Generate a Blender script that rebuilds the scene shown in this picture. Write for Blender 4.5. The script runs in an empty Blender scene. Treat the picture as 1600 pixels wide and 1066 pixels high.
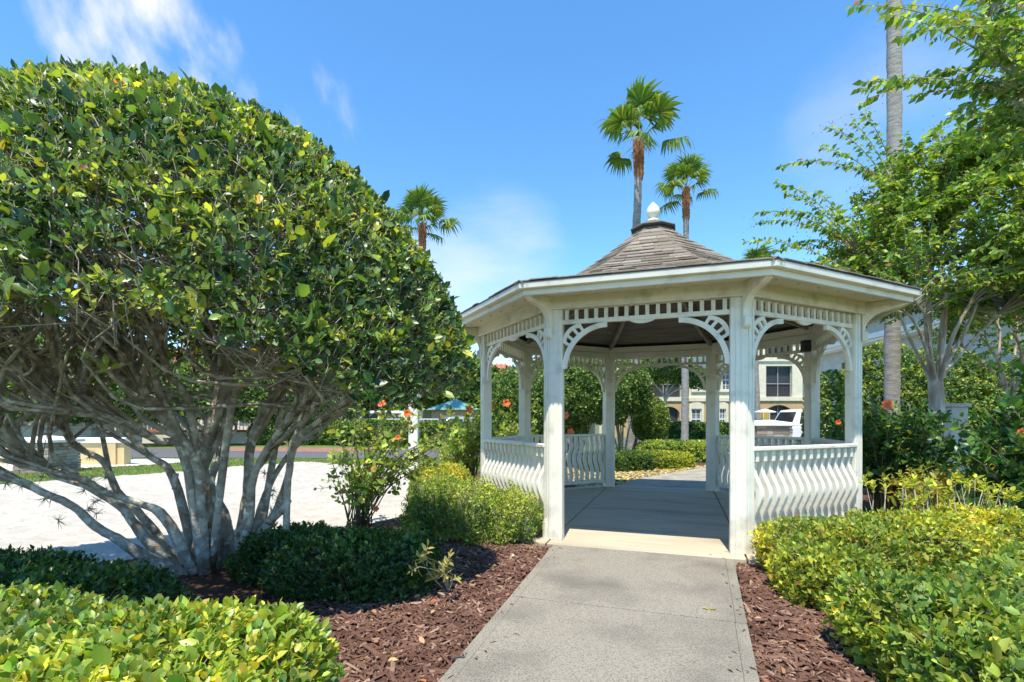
import bpy, math, random
import numpy as np
from mathutils import Vector, Matrix

# ------------------------------------------------------------------ camera, sky, sun, exposure
scene = bpy.context.scene
COL = scene.collection
R_ = math.radians
F, HOR, CAMH = 780.13, 657.5, 1.138          # focal length / horizon row (photo pixels), eye height (m)
cam = bpy.data.cameras.new("camera"); camo = bpy.data.objects.new("camera", cam); COL.objects.link(camo)
cam.sensor_width = 36.0; cam.lens = F / 1600 * 36.0
cam.shift_y = (HOR - 533.0) / 1600.0
cam.clip_start = 0.05; cam.clip_end = 3000
camo.location = (0, 0, CAMH); camo.rotation_euler = (R_(90), 0, 0)
scene.camera = camo

SUN_EL, SUN_AZ = 67.5, 13.5                   # elevation; light travels towards this bearing (from +Y to +X)
world = bpy.data.worlds.new("World"); scene.world = world; world.use_nodes = True
wn = world.node_tree.nodes; wl = world.node_tree.links; wn.clear()
w_out = wn.new("ShaderNodeOutputWorld"); w_bg = wn.new("ShaderNodeBackground")
sky = wn.new("ShaderNodeTexSky"); sky.sky_type = 'NISHITA'; sky.sun_disc = False
sky.sun_elevation = R_(SUN_EL); sky.sun_rotation = R_(180 + SUN_AZ)
sky.air_density = 1.0; sky.dust_density = 0.0; sky.ozone_density = 2.6; sky.altitude = 1200
w_bg.inputs[1].default_value = 0.135
tc = wn.new("ShaderNodeTexCoord")

def wnode(kind, **kw):
    n = wn.new(kind)
    for k, v in kw.items(): setattr(n, k, v)
    return n
def cloud_mask(direction, lo, hi, scale, stretch, thr0, thr1, detail=8):
    d = Vector(direction).normalized()
    dot = wnode("ShaderNodeVectorMath", operation='DOT_PRODUCT'); wl.new(tc.outputs['Generated'], dot.inputs[0]); dot.inputs[1].default_value = d
    near = wnode("ShaderNodeMapRange", interpolation_type='SMOOTHSTEP'); wl.new(dot.outputs['Value'], near.inputs[0])
    near.inputs[1].default_value = lo; near.inputs[2].default_value = hi
    mp = wn.new("ShaderNodeMapping"); wl.new(tc.outputs['Generated'], mp.inputs[0]); mp.inputs['Scale'].default_value = stretch[0]; mp.inputs['Rotation'].default_value = stretch[1]
    nz = wn.new("ShaderNodeTexNoise"); wl.new(mp.outputs[0], nz.inputs[0]); nz.inputs['Scale'].default_value = scale; nz.inputs['Detail'].default_value = detail; nz.inputs['Roughness'].default_value = 0.55
    mul = wnode("ShaderNodeMath", operation='MULTIPLY'); wl.new(nz.outputs[0], mul.inputs[0]); wl.new(near.outputs[0], mul.inputs[1])
    mr = wnode("ShaderNodeMapRange", interpolation_type='SMOOTHSTEP'); wl.new(mul.outputs[0], mr.inputs[0]); mr.inputs[1].default_value = thr0; mr.inputs[2].default_value = thr1
    return mr.outputs[0]
m1 = cloud_mask((-0.735, 1, 0.765), 0.980, 0.999, 5.0, ((1.7, 1, .8), (0.0, 0.75, 0.0)), 0.36, 0.60)
m2 = cloud_mask((-0.06, 1, 0.28), 0.965, 1.0, 3.2, ((1, 1, 3.2), (0, 0, 0)), 0.22, 0.75)
m3 = cloud_mask((-0.42, 1, 0.60), 0.985, 0.999, 9.0, ((1.6, 1, 0.7), (0, 0.5, 0)), 0.42, 0.72)
m4 = cloud_mask((0.85, 1, 0.55), 0.95, 0.995, 3.0, ((1, 1, 2), (0, 0, 0)), 0.35, 0.75)
def wmax(a, b):
    n = wnode("ShaderNodeMath", operation='MAXIMUM'); wl.new(a, n.inputs[0]); wl.new(b, n.inputs[1]); return n.outputs[0]
m2s = wnode("ShaderNodeMath", operation='MULTIPLY'); wl.new(m2, m2s.inputs[0]); m2s.inputs[1].default_value = 0.6
m3s = wnode("ShaderNodeMath", operation='MULTIPLY'); wl.new(m3, m3s.inputs[0]); m3s.inputs[1].default_value = 0.4
m4s = wnode("ShaderNodeMath", operation='MULTIPLY'); wl.new(m4, m4s.inputs[0]); m4s.inputs[1].default_value = 0.25
mask = wmax(wmax(m1, m2s.outputs[0]), wmax(m3s.outputs[0], m4s.outputs[0]))
w_mix = wn.new("ShaderNodeMix"); w_mix.data_type = 'RGBA'
hsv = wn.new("ShaderNodeHueSaturation"); hsv.inputs['Saturation'].default_value = 1.2; hsv.inputs['Hue'].default_value = 0.495; wl.new(sky.outputs[0], hsv.inputs['Color'])
wl.new(mask, w_mix.inputs['Factor']); wl.new(hsv.outputs[0], w_mix.inputs['A']); w_mix.inputs['B'].default_value = (3.0, 3.1, 3.25, 1)
wl.new(w_mix.outputs['Result'], w_bg.inputs[0]); wl.new(w_bg.outputs[0], w_out.inputs[0])

sl = bpy.data.lights.new("sun", 'SUN'); slo = bpy.data.objects.new("sun", sl); COL.objects.link(slo)
sl.energy = 3.0; sl.angle = R_(0.53); sl.color = (1.0, 0.93, 0.80)
sdir = Vector((math.sin(R_(SUN_AZ)) * math.cos(R_(SUN_EL)), math.cos(R_(SUN_AZ)) * math.cos(R_(SUN_EL)), -math.sin(R_(SUN_EL))))
slo.rotation_euler = sdir.to_track_quat('-Z', 'Y').to_euler(); slo.location = (-5, -10, 30)
scene.view_settings.view_transform = 'Standard'; scene.view_settings.look = 'None'
scene.view_settings.gamma = 1.0; scene.view_settings.use_curve_mapping = False
scene.view_settings.exposure = 1.36
scene.cycles.max_bounces = 8; scene.cycles.transparent_max_bounces = 6
scene.cycles.sample_clamp_indirect = 6.0

# ------------------------------------------------------------------ helpers
rng = np.random.default_rng(7); random.seed(7)
def G(px, py, z=0.0):                          # photo pixel on the ground plane -> world
    d = F * (CAMH - z) / (py - HOR); return Vector(((px - 800) / F * d, d, z))
def P(px, py, d):                              # photo pixel at a known distance -> world
    return Vector(((px - 800) / F * d, d, CAMH + (HOR - py) / F * d))

def mat(name, col, rough=0.6, col2=None, scale=8.0, bump=0.0, bscale=40.0, spec=0.4, metal=0.0, detail=5, lo=0.35, hi=0.65, stretch=(1, 1, 1), col3=None, scale3=2.0, lo3=0.5, hi3=0.7):
    m = bpy.data.materials.new(name); m.use_nodes = True
    n = m.node_tree.nodes; l = m.node_tree.links; b = n['Principled BSDF']
    b.inputs['Roughness'].default_value = rough; b.inputs['Metallic'].default_value = metal
    b.inputs['Specular IOR Level'].default_value = spec
    b.inputs['Base Color'].default_value = (*col, 1)
    t = n.new("ShaderNodeTexCoord"); mp = n.new("ShaderNodeMapping"); mp.inputs['Scale'].default_value = stretch
    l.new(t.outputs['Object'], mp.inputs[0])
    if col2 is not None:
        nz = n.new("ShaderNodeTexNoise"); nz.inputs['Scale'].default_value = scale; nz.inputs['Detail'].default_value = detail; l.new(mp.outputs[0], nz.inputs[0])
        mr = n.new("ShaderNodeMapRange"); l.new(nz.outputs[0], mr.inputs[0]); mr.inputs[1].default_value = lo; mr.inputs[2].default_value = hi
        mx = n.new("ShaderNodeMix"); mx.data_type = 'RGBA'; l.new(mr.outputs[0], mx.inputs['Factor']); mx.inputs['A'].default_value = (*col, 1); mx.inputs['B'].default_value = (*col2, 1)
        out = mx.outputs['Result']
        if col3 is not None:
            nz3 = n.new("ShaderNodeTexNoise"); nz3.inputs['Scale'].default_value = scale3; nz3.inputs['Detail'].default_value = 4; l.new(mp.outputs[0], nz3.inputs[0])
            mr3 = n.new("ShaderNodeMapRange"); l.new(nz3.outputs[0], mr3.inputs[0]); mr3.inputs[1].default_value = lo3; mr3.inputs[2].default_value = hi3
            mx3 = n.new("ShaderNodeMix"); mx3.data_type = 'RGBA'; l.new(mr3.outputs[0], mx3.inputs['Factor']); l.new(out, mx3.inputs['A']); mx3.inputs['B'].default_value = (*col3, 1)
            out = mx3.outputs['Result']
        l.new(out, b.inputs['Base Color'])
    if bump > 0:
        nb = n.new("ShaderNodeTexNoise"); nb.inputs['Scale'].default_value = bscale; nb.inputs['Detail'].default_value = 6; l.new(mp.outputs[0], nb.inputs[0])
        bp = n.new("ShaderNodeBump"); bp.inputs['Strength'].default_value = bump; bp.inputs['Distance'].default_value = 0.02
        l.new(nb.outputs[0], bp.inputs['Height']); l.new(bp.outputs[0], b.inputs['Normal'])
    return m
def leaf_mat(name, rough=0.35, trans=0.28, spec=0.5):
    m = bpy.data.materials.new(name); m.use_nodes = True
    n = m.node_tree.nodes; l = m.node_tree.links; b = n['Principled BSDF']; o = n['Material Output']
    a = n.new("ShaderNodeAttribute"); a.attribute_name = "Col"
    l.new(a.outputs['Color'], b.inputs['Base Color']); b.inputs['Roughness'].default_value = rough; b.inputs['Specular IOR Level'].default_value = spec
    tr = n.new("ShaderNodeBsdfTranslucent")
    g = n.new("ShaderNodeMix"); g.data_type = 'RGBA'; g.blend_type = 'MULTIPLY'; g.inputs['Factor'].default_value = 1
    l.new(a.outputs['Color'], g.inputs['A']); g.inputs['B'].default_value = (1.9, 1.7, 0.6, 1); l.new(g.outputs['Result'], tr.inputs[0])
    mx = n.new("ShaderNodeMixShader"); mx.inputs[0].default_value = trans
    l.new(b.outputs[0], mx.inputs[1]); l.new(tr.outputs[0], mx.inputs[2]); l.new(mx.outputs[0], o.inputs[0])
    return m

class MB:
    def __init__(s): s.v = []; s.f = []
    def add(s, v, f):
        o = len(s.v); s.v += [tuple(p) for p in v]; s.f += [tuple(i + o for i in q) for q in f]; return s
    def box(s, c, size, M=None):
        hx, hy, hz = size[0] / 2, size[1] / 2, size[2] / 2
        v = [Vector((x * hx, y * hy, z * hz)) for x in (-1, 1) for y in (-1, 1) for z in (-1, 1)]
        if M is not None: v = [M @ p for p in v]
        v = [p + Vector(c) for p in v]
        return s.add(v, [(0, 1, 3, 2), (4, 6, 7, 5), (0, 4, 5, 1), (2, 3, 7, 6), (0, 2, 6, 4), (1, 5, 7, 3)])
    def b2(s, x0, x1, y0, y1, z0, z1): return s.box(((x0 + x1) / 2, (y0 + y1) / 2, (z0 + z1) / 2), (abs(x1 - x0), abs(y1 - y0), abs(z1 - z0)))
    def prism(s, poly, axis_vec, place):       # poly of 2D points -> place(a,b,t) for t=0,1
        n = len(poly); v = [place(a, b, 0) for a, b in poly] + [place(a, b, 1) for a, b in poly]
        f = [tuple(range(n))[::-1], tuple(range(n, 2 * n))] + [(i, (i + 1) % n, n + (i + 1) % n, n + i) for i in range(n)]
        return s.add(v, f)
    def strip(s, left, right, place):          # ribbon solid from two 2D edge curves
        n = len(left); v = []
        for t in (0, 1):
            v += [place(a, b, t) for a, b in left]; v += [place(a, b, t) for a, b in right]
        f = []
        for i in range(n - 1):
            f += [(i, i + 1, n + i + 1, n + i), (2 * n + i, 3 * n + i, 3 * n + i + 1, 2 * n + i + 1),
                  (i, 2 * n + i, 2 * n + i + 1, i + 1), (n + i, n + i + 1, 3 * n + i + 1, 3 * n + i)]
        f += [(0, n, 3 * n, 2 * n), (n - 1, 3 * n - 1, 4 * n - 1, 2 * n - 1)]
        return s.add(v, f)
    def tube(s, pts, rad, n=7, seg=4, wob=0.0):
        pts = [Vector(p) for p in pts]
        if len(pts) > 2 and seg > 1:
            q = [pts[0] * 2 - pts[1]] + pts + [pts[-1] * 2 - pts[-2]]; op = []; orr = []
            for i in range(len(pts) - 1):
                a, b, c, d = q[i:i + 4]
                for k in range(seg):
                    t = k / seg
                    op.append(0.5 * ((2 * b) + (c - a) * t + (2 * a - 5 * b + 4 * c - d) * t * t + (3 * b - a - 3 * c + d) * t ** 3))
                    orr.append(rad[i] * (1 - t) + rad[i + 1] * t)
            op.append(pts[-1]); orr.append(rad[-1]); pts, rad = op, orr
        v = []; T0 = (pts[1] - pts[0]).normalized(); N = T0.orthogonal().normalized()
        for i, p in enumerate(pts):
            T = (pts[min(i + 1, len(pts) - 1)] - pts[max(i - 1, 0)])
            T = T.normalized() if T.length > 1e-9 else T0
            N = (N - T * N.dot(T)); N = N.normalized() if N.length > 1e-6 else T.orthogonal().normalized(); B = T.cross(N)
            for k in range(n):
                a = 2 * math.pi * k / n; r = rad[i] * (1 + wob * random.uniform(-1, 1))
                v.append(p + (N * math.cos(a) + B * math.sin(a)) * r)
        m = len(pts); f = [(i * n + k, i * n + (k + 1) % n, (i + 1) * n + (k + 1) % n, (i + 1) * n + k) for i in range(m - 1) for k in range(n)]
        f += [tuple(range(n))[::-1], tuple(range((m - 1) * n, m * n))]
        return s.add(v, f)
    def lathe(s, prof, c=(0, 0, 0), n=12):
        v = [(c[0] + r * math.cos(2 * math.pi * k / n), c[1] + r * math.sin(2 * math.pi * k / n), c[2] + z) for r, z in prof for k in range(n)]
        m = len(prof); f = [(i * n + k, i * n + (k + 1) % n, (i + 1) * n + (k + 1) % n, (i + 1) * n + k) for i in range(m - 1) for k in range(n)]
        f += [tuple(range(n))[::-1], tuple(range((m - 1) * n, m * n))]
        return s.add(v, f)
    def mesh(s, name, material, smooth=False):
        me = bpy.data.meshes.new(name); me.from_pydata([tuple(p) for p in s.v], [], s.f); me.update()
        import bmesh
        bm = bmesh.new(); bm.from_mesh(me); bmesh.ops.recalc_face_normals(bm, faces=bm.faces); bm.to_mesh(me); bm.free()
        if smooth: me.polygons.foreach_set("use_smooth", [True] * len(me.polygons))
        me.materials.append(material); return me
    def build(s, name, material, parent=None, smooth=False): return link(name, s.mesh(name, material, smooth), parent)
def link(name, me, parent=None, loc=None, rotz=None):
    o = bpy.data.objects.new(name, me); COL.objects.link(o)
    if parent is not None: o.parent = parent
    if loc is not None: o.location = loc
    if rotz is not None: o.rotation_euler = (0, 0, rotz)
    return o
def bevel(o, w=0.004, seg=1):
    b = o.modifiers.new("bevel", 'BEVEL'); b.width = w; b.segments = seg; b.limit_method = 'ANGLE'; b.angle_limit = R_(40); return o
def tag(o, label, cat, group=None, kind=None):
    o['label'] = label; o['category'] = cat
    if group: o['group'] = group
    if kind: o['kind'] = kind
    return o
def thing(name, label, cat, loc=(0, 0, 0), rotz=0.0, group=None):
    o = bpy.data.objects.new(name, None); COL.objects.link(o); o.location = loc; o.rotation_euler = (0, 0, rotz); o.empty_display_size = 0.2
    return tag(o, label, cat, group)
def struct(o): o['kind'] = 'structure'; return o
def copy_tree(o, parent=None):
    c = o.copy(); COL.objects.link(c)
    if parent is not None: c.parent = parent
    for ch in list(o.children): copy_tree(ch, c)
    return c

# ---- numpy foliage
def norm(a): return a / np.maximum(np.linalg.norm(a, axis=-1, keepdims=True), 1e-9)
def rmesh(name, V, T, C, material, parent=None, smooth=True):
    me = bpy.data.meshes.new(name); nv = len(V); nt = len(T)
    me.vertices.add(nv); me.vertices.foreach_set("co", V.astype(np.float32).ravel())
    me.loops.add(nt * 3); me.loops.foreach_set("vertex_index", T.astype(np.int32).ravel())
    me.polygons.add(nt); me.polygons.foreach_set("loop_start", (np.arange(nt) * 3).astype(np.int32)); me.polygons.foreach_set("loop_total", np.full(nt, 3, np.int32))
    me.update(calc_edges=True)
    if smooth: me.polygons.foreach_set("use_smooth", np.ones(nt, bool))
    if C is not None:
        at = me.attributes.new("Col", 'FLOAT_COLOR', 'POINT'); at.data.foreach_set("color", np.c_[C, np.ones(nv)].astype(np.float32).ravel())
    me.materials.append(material)
    return link(name, me, parent)
LEAF_HI = (np.array([(0, 0), (.3, -.44), (.3, 0), (.3, .44), (.68, -.42), (.68, 0), (.68, .42), (1, 0)], float),
           np.array([(0, 2, 1), (0, 3, 2), (1, 2, 5), (1, 5, 4), (2, 3, 6), (2, 6, 5), (4, 5, 7), (5, 6, 7)]))
LEAF_RND = (np.array([(0, 0), (.26, -.38), (.26, 0), (.26, .38), (.64, -.48), (.64, 0), (.64, .48), (.92, -.24), (1, 0), (.92, .24)], float),
            np.array([(0, 2, 1), (0, 3, 2), (1, 2, 5), (1, 5, 4), (2, 3, 6), (2, 6, 5), (4, 5, 8), (4, 8, 7), (5, 6, 9), (5, 9, 8)]))
LEAF_LO = (np.array([(0, 0), (.48, -.5), (.5, 0), (.48, .5), (1, 0)], float), np.array([(0, 2, 1), (0, 3, 2), (1, 2, 4), (2, 3, 4)]))
LEAF_MIN = (np.array([(0, 0), (.5, -.5), (.5, .5), (1, 0)], float), np.array([(0, 2, 1), (1, 2, 3)]))
def leaves(name, L, pal, material, parent=None, tmpl=LEAF_HI, fold=0.3, curl=0.15, jit=0.25, patch=0.0, pscale=2.5):
    Pp, D, N, ln, wd = L; n = len(Pp); S = norm(np.cross(N, D)); N = np.cross(D, S)
    q, tri = tmpl; k = len(q); t = q[:, 0][None, :, None]; s = q[:, 1][None, :, None]
    l3 = ln[:, None, None]; w3 = wd[:, None, None]; cu = (curl * rng.uniform(0.2, 1.8, n))[:, None, None]
    V = Pp[:, None] + D[:, None] * t * l3 + S[:, None] * s * w3 + N[:, None] * (np.abs(s) * fold * w3 - cu * t * t * l3)
    T = tri[None] + (np.arange(n) * k)[:, None, None]
    cols = np.array([p[:3] for p in pal]); wt = np.array([p[3] for p in pal]); ix = rng.choice(len(pal), n, p=wt / wt.sum())
    C = cols[ix] * np.exp(rng.normal(0, jit, (n, 1))) * (1 + rng.normal(0, .06, (n, 3)))
    if patch:                                  # sunlit clumps painted into leaf colour: noise patches of brighter yellow green
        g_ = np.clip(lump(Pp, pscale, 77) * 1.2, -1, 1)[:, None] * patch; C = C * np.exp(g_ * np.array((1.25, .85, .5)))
    return rmesh(name, V.reshape(-1, 3), T.reshape(-1, 3), np.repeat(np.clip(C, 0.004, 0.8), k, 0), material, parent)
def sprigs(Pp, A, L, k, ll, lw, b0=0.45, b1=1.15, start=0.15, sj=0.2):
    n = len(Pp); A = norm(A); L = np.broadcast_to(L, n)
    r = norm(rng.normal(size=(n, 3))); E1 = norm(np.cross(A, r)); E2 = np.cross(A, E1)
    out = [[], [], [], [], []]
    for j in range(k):
        fr = start + (1 - start) * (j // 2) / max(1, (k - 1) // 2)
        ph = (j // 2) * math.pi / 2 + (j % 2) * math.pi + rng.normal(0, .3, n)
        rad = E1 * np.cos(ph)[:, None] + E2 * np.sin(ph)[:, None]
        be = (b1 + (b0 - b1) * fr + rng.normal(0, .2, n))[:, None]
        D = norm(A * np.cos(be) + rad * np.sin(be)); N = norm(A * np.sin(be) - rad * np.cos(be) + rng.normal(0, .25, (n, 3)))
        sz = np.exp(rng.normal(0, sj, n)) * (1.05 - 0.35 * fr * (j >= k - 2))
        out[0].append(Pp + A * (L * fr)[:, None]); out[1].append(D); out[2].append(N); out[3].append(ll * sz); out[4].append(lw * sz)
    return [np.concatenate(o) for o in out]
def catl(*Ls): return [np.concatenate([L[i] for L in Ls]) for i in range(5)]
def twigs(name, P0, P1, r0, r1, material, parent):
    n = len(P0); D = norm(P1 - P0); r = norm(rng.normal(size=(n, 3))); E1 = norm(np.cross(D, r)); E2 = np.cross(D, E1)
    V = []
    for (Q, rr) in ((P0, r0), (P1, r1)):
        for a in (0, 2.094, 4.189): V.append(Q + (E1 * math.cos(a) + E2 * math.sin(a)) * np.broadcast_to(rr, n)[:, None])
    V = np.stack(V, 1); tri = np.array([(0, 1, 4), (0, 4, 3), (1, 2, 5), (1, 5, 4), (2, 0, 3), (2, 3, 5), (3, 4, 5)])
    T = tri[None] + (np.arange(n) * 6)[:, None, None]
    o = rmesh(name, V.reshape(-1, 3), T.reshape(-1, 3), None, material, parent); o['kind'] = 'stuff'; return o
def lump(p, s, seed):                           # cheap smooth noise in [-1,1]
    r = np.random.default_rng(seed); o = np.zeros(len(p))
    for i in range(5):
        k = r.normal(size=3) * s * (1 + .6 * i); o += np.sin(p @ k + r.uniform(0, 6.28)) / (1 + .4 * i)
    return o / 2.4
def superell(n, c, rad, e=2.0, zmin=-1.0, bump=0.0, seed=0):     # points + normals on a super-ellipsoid
    c = np.array(c, float); rad = np.array(rad, float); Pp = []; Nn = []; got = 0
    while got < n:
        d = norm(rng.normal(size=(n * 2, 3))); s = (np.abs(d) ** e).sum(1) ** (-1 / e); u = d * s[:, None]
        g = np.sign(u) * np.abs(u) ** (e - 1) / rad; gl = np.linalg.norm(g, axis=1)
        w = s ** 2 * gl; keep = (rng.uniform(size=len(d)) < w / w.max()) & (u[:, 2] > zmin)
        u = u[keep]; g = norm(g[keep]); Pp.append(u * rad); Nn.append(g); got += len(u)
    Pp = np.concatenate(Pp)[:n]; Nn = np.concatenate(Nn)[:n]
    if bump: Pp = Pp * (1 + bump * lump(Pp, 3.0 / max(rad), seed))[:, None]
    return Pp + c, Nn
def inside(p, c, rad, e, k=1.0): return ((np.abs((p - np.array(c)) / (np.array(rad) * k)) ** e).sum(1)) < 1

# ------------------------------------------------------------------ materials
M_white = mat("white paint", (.79, .75, .63), .5, (.68, .64, .52), 3.0, .08, 60, lo=.45, hi=.8, col3=(.50, .47, .38), scale3=6, lo3=.56, hi3=.80)
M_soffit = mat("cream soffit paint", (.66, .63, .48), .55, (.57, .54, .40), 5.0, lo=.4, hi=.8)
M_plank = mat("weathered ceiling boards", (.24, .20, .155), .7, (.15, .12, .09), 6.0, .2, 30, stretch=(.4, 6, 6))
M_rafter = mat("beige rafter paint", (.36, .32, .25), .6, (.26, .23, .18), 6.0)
M_shingle = [mat("asphalt shingle %s" % i, c, .9, tuple(x * .62 for x in c), 120.0, .35, 200, spec=.15, detail=2) for i, c in enumerate([(.30, .255, .20), (.24, .20, .155), (.35, .30, .24), (.20, .165, .13), (.28, .24, .20)])]
M_dark = mat("dark drip edge", (.06, .055, .05), .6)
M_conc = mat("aged path concrete", (.31, .28, .225), .85, (.13, .117, .093), 120.0, .6, 130, lo=.46, hi=.68, col3=(.115, .105, .088), scale3=1.6, lo3=.47, hi3=.78)
M_pad = mat("smooth pad concrete", (.53, .445, .325), .75, (.42, .355, .26), 5.0, .12, 90, lo=.3, hi=.75, col3=(.28, .24, .18), scale3=1.1, lo3=.50, hi3=.72, stretch=(.4, 2.2, 1))
M_conc2 = mat('path edge concrete', (.34, .31, .25), .85, (.19, .17, .135), 40.0, .4, 130, lo=.42, hi=.66, col3=(.16, .145, .12), scale3=3, lo3=.45, hi3=.7)
M_edge = mat("tooled concrete edge", (.35, .32, .26), .85, (.22, .20, .165), 5.0, .3, 90, lo=.38, hi=.66)
M_mulch = mat("mulch bed soil", (.055, .028, .018), .95, (.10, .045, .028), 40, .9, 45)
M_chip = mat("bark chip", (.11, .052, .034), .85, (.20, .112, .078), 3.0, .4, 60, lo=.4, hi=.7)
M_chip2 = mat("dark bark chip", (.075, .034, .022), .9, (.14, .07, .045), 3.0, .4, 60)
M_sand = mat("white sand", (.47, .435, .375), .9, (.37, .34, .29), 5.0, 1.0, 12, spec=.1, lo=.3, hi=.7, col3=(.26, .24, .20), scale3=14, lo3=.64, hi3=.72)
M_lawn = mat("lawn", (.13, .185, .045), .9, (.085, .135, .03), 2.5, .8, 60, spec=.1, col3=(.20, .20, .075), scale3=9, lo3=.5, hi3=.75)
M_asph = mat("asphalt", (.12, .12, .125), .9, (.085, .085, .09), 60, .2, 120)
M_walk = mat("far sidewalk", (.58, .55, .50), .85, (.48, .46, .42), 3)
M_bark = mat("grey lichen bark", (.42, .385, .32), .9, (.24, .195, .145), 9.0, .8, 45, lo=.40, hi=.62, col3=(.58, .57, .49), scale3=16, lo3=.52, hi3=.64, spec=.15)
M_twig = mat("twig", (.38, .345, .26), .85, (.25, .215, .155), 12)
M_gstem = mat("green stem", (.20, .19, .09), .7, (.15, .11, .06), 12)
M_moss = mat("grey air plant", (.36, .35, .24), .8, (.24, .25, .15), 12)
M_crape = mat("crape myrtle bark", (.42, .36, .28), .7, (.30, .20, .13), 4.0, .2, 30, stretch=(2, 2, .5), col3=(.50, .48, .43), scale3=5, lo3=.5, hi3=.62)
M_palm = mat("palm trunk", (.34, .325, .30), .9, (.20, .185, .165), 5.0, .9, 14, stretch=(1, 1, 6))
M_boot = mat("palm boots", (.36, .15, .065), .85, (.20, .085, .04), 8.0, .5, 30)
L_shiny = leaf_mat("glossy leaf", .36, .40, .5); L_soft = leaf_mat("soft leaf", .5, .34, .35); L_far = leaf_mat("far leaf", .45, .2, .4)

# ------------------------------------------------------------------ ground, sand, beds, paths
g = MB(); g.add([(-900, -300, -.10), (900, -300, -.10), (900, 1500, -.10), (-900, 1500, -.10)], [(0, 1, 2, 3)])
struct(g.build("ground", M_lawn))

def bilinear_sheet(name, A, B, C, D, nu, nv, z, amp, material, seed, edge=0.0, fine=0.0):
    u, v = np.meshgrid(np.linspace(0, 1, nu), np.linspace(0, 1, nv), indexing='ij'); u = u.ravel()[:, None]; v = v.ravel()[:, None]
    p = (1 - u) * (1 - v) * np.array(A) + u * (1 - v) * np.array(B) + u * v * np.array(C) + (1 - u) * v * np.array(D)
    p = np.c_[p, np.zeros(len(p))]
    if edge:
        w = np.minimum(np.minimum(u, 1 - u), np.minimum(v, 1 - v)).ravel() < 1e-6
        p[w, :2] += edge * np.stack([lump(p[w], 1.3, seed + 5), lump(p[w], 1.3, seed + 6)], 1)
    p[:, 2] = z + amp * lump(p, 1.6, seed) + amp * .7 * lump(p, 5.0, seed + 1) + fine * lump(p, 16.0, seed + 2) + fine * .8 * rng.normal(size=len(p))
    idx = np.arange(nu * nv).reshape(nu, nv)
    a, b, c, d = idx[:-1, :-1].ravel(), idx[1:, :-1].ravel(), idx[1:, 1:].ravel(), idx[:-1, 1:].ravel()
    return rmesh(name, p, np.concatenate([np.c_[a, b, c], np.c_[a, c, d]]), None, material)
struct(bilinear_sheet("sand_court", (-15, 1.0), (-6.2, 14.8), (-1.7, 12.3), (-0.6, 1.0), 200, 210, -.075, .014, M_sand, 3, .15, .009))

def poly_prism(name, pts, z0, z1, material, parent=None):
    m = MB(); m.prism(pts, None, lambda a, b, t: (a, b, z0 + (z1 - z0) * t)); return m.build(name, material, parent)
BED_L = [(-1.43, -1.5), (.385, 4.68), (-.05, 5.2), (-.52, 6.2), (-.52, 7.6), (-.9, 8.3), (-1.7, 8.0), (-1.25, 6.4), (-1.75, 5.6), (-2.5, 4.9), (-4.0, 3.7), (-5.6, 2.4), (-5.6, -1.5)]
BED_R = [(-.32, -1.5), (1.085, 2.17), (1.90, 4.24), (2.1, 4.15), (3.6, 4.75), (4.3, 6.6), (3.9, 8.0), (5.5, 8.6), (9.5, 9.2), (11, 5), (9, -1.5)]
struct(poly_prism("mulch_bed", BED_L, -.14, -.050, M_mulch)); struct(poly_prism("mulch_bed", BED_R, -.14, -.050, M_mulch))
BED_B = [(1.55, 8.75), (2.25, 9.7), (3.3, 10.9), (4.84, 12.5), (6, 13.1), (10, 14.3), (9.6, 15.8), (5.2, 15.0), (2.2, 13.2), (-.6, 12.2), (-1.5, 9.4), (-.3, 8.6)]
struct(poly_prism("mulch_bed", BED_B, -.14, -.052, M_mulch))

# front path: slabs with recessed joints and paler tooled edges
path = struct(bpy.data.objects.new("path", None)); COL.objects.link(path)
def pl(y): return -.334 + .2924 * (y - 2.17)
def pr(y): return 1.08 + .3847 * (y - 2.17)
sk = -.335                                     # joints run square to the path
def slab(ya, yb, nm="slab"):
    # left end at y, right end lower by skew
    def ends(y):
        yr = y
        for _ in range(6): yr = y + sk * (pr(yr) - pl(y))
        return (pl(y), y), (pr(yr), yr)
    a0, a1 = ends(ya); b0, b1 = ends(yb); e = .06
    def lerp(p, q, t): return (p[0] + (q[0] - p[0]) * t, p[1] + (q[1] - p[1]) * t)
    w = math.dist(a0, a1); t = e / w
    poly = [lerp(a0, a1, t), lerp(a0, a1, 1 - t), lerp(b0, b1, 1 - t), lerp(b0, b1, t)]
    bevel(poly_prism(nm, poly, -.12, -.006, M_conc, path), .006, 2)
    for t0, t1 in ((0, t), (1 - t, 1)):
        bevel(poly_prism("slab_edge", [lerp(a0, a1, t0), lerp(a0, a1, t1), lerp(b0, b1, t1), lerp(b0, b1, t0)], -.12, -.0075, M_conc, path), .004, 2)
ys = [-1.1, .3, 1.86, 3.27, 4.70]
for ya, yb in zip(ys[:-1], ys[1:]): slab(ya + .006, yb - .006)

# back path curving off to the right
bp_ = struct(bpy.data.objects.new("path", None)); COL.objects.link(bp_)
cl = [((1.72, 8.62), (3.3, 8.08)), ((2.3, 9.65), (4.2, 8.9)), ((3.35, 10.85), (5.1, 9.7)), ((4.84, 12.4), (6.6, 10.9)), ((6.6, 13.2), (8.4, 12.0)), ((10, 14.2), (11, 13.0)), ((16, 16), (16, 14.8))]
for (a, b), (c, d) in zip(cl[:-1], cl[1:]):
    v = Vector((c[0] - a[0], c[1] - a[1])).normalized() * .008
    poly_prism("slab", [(a[0] + v.x, a[1] + v.y), (b[0] + v.x, b[1] + v.y), d, c], -.13, -.012, M_edge, bp_)

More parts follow.
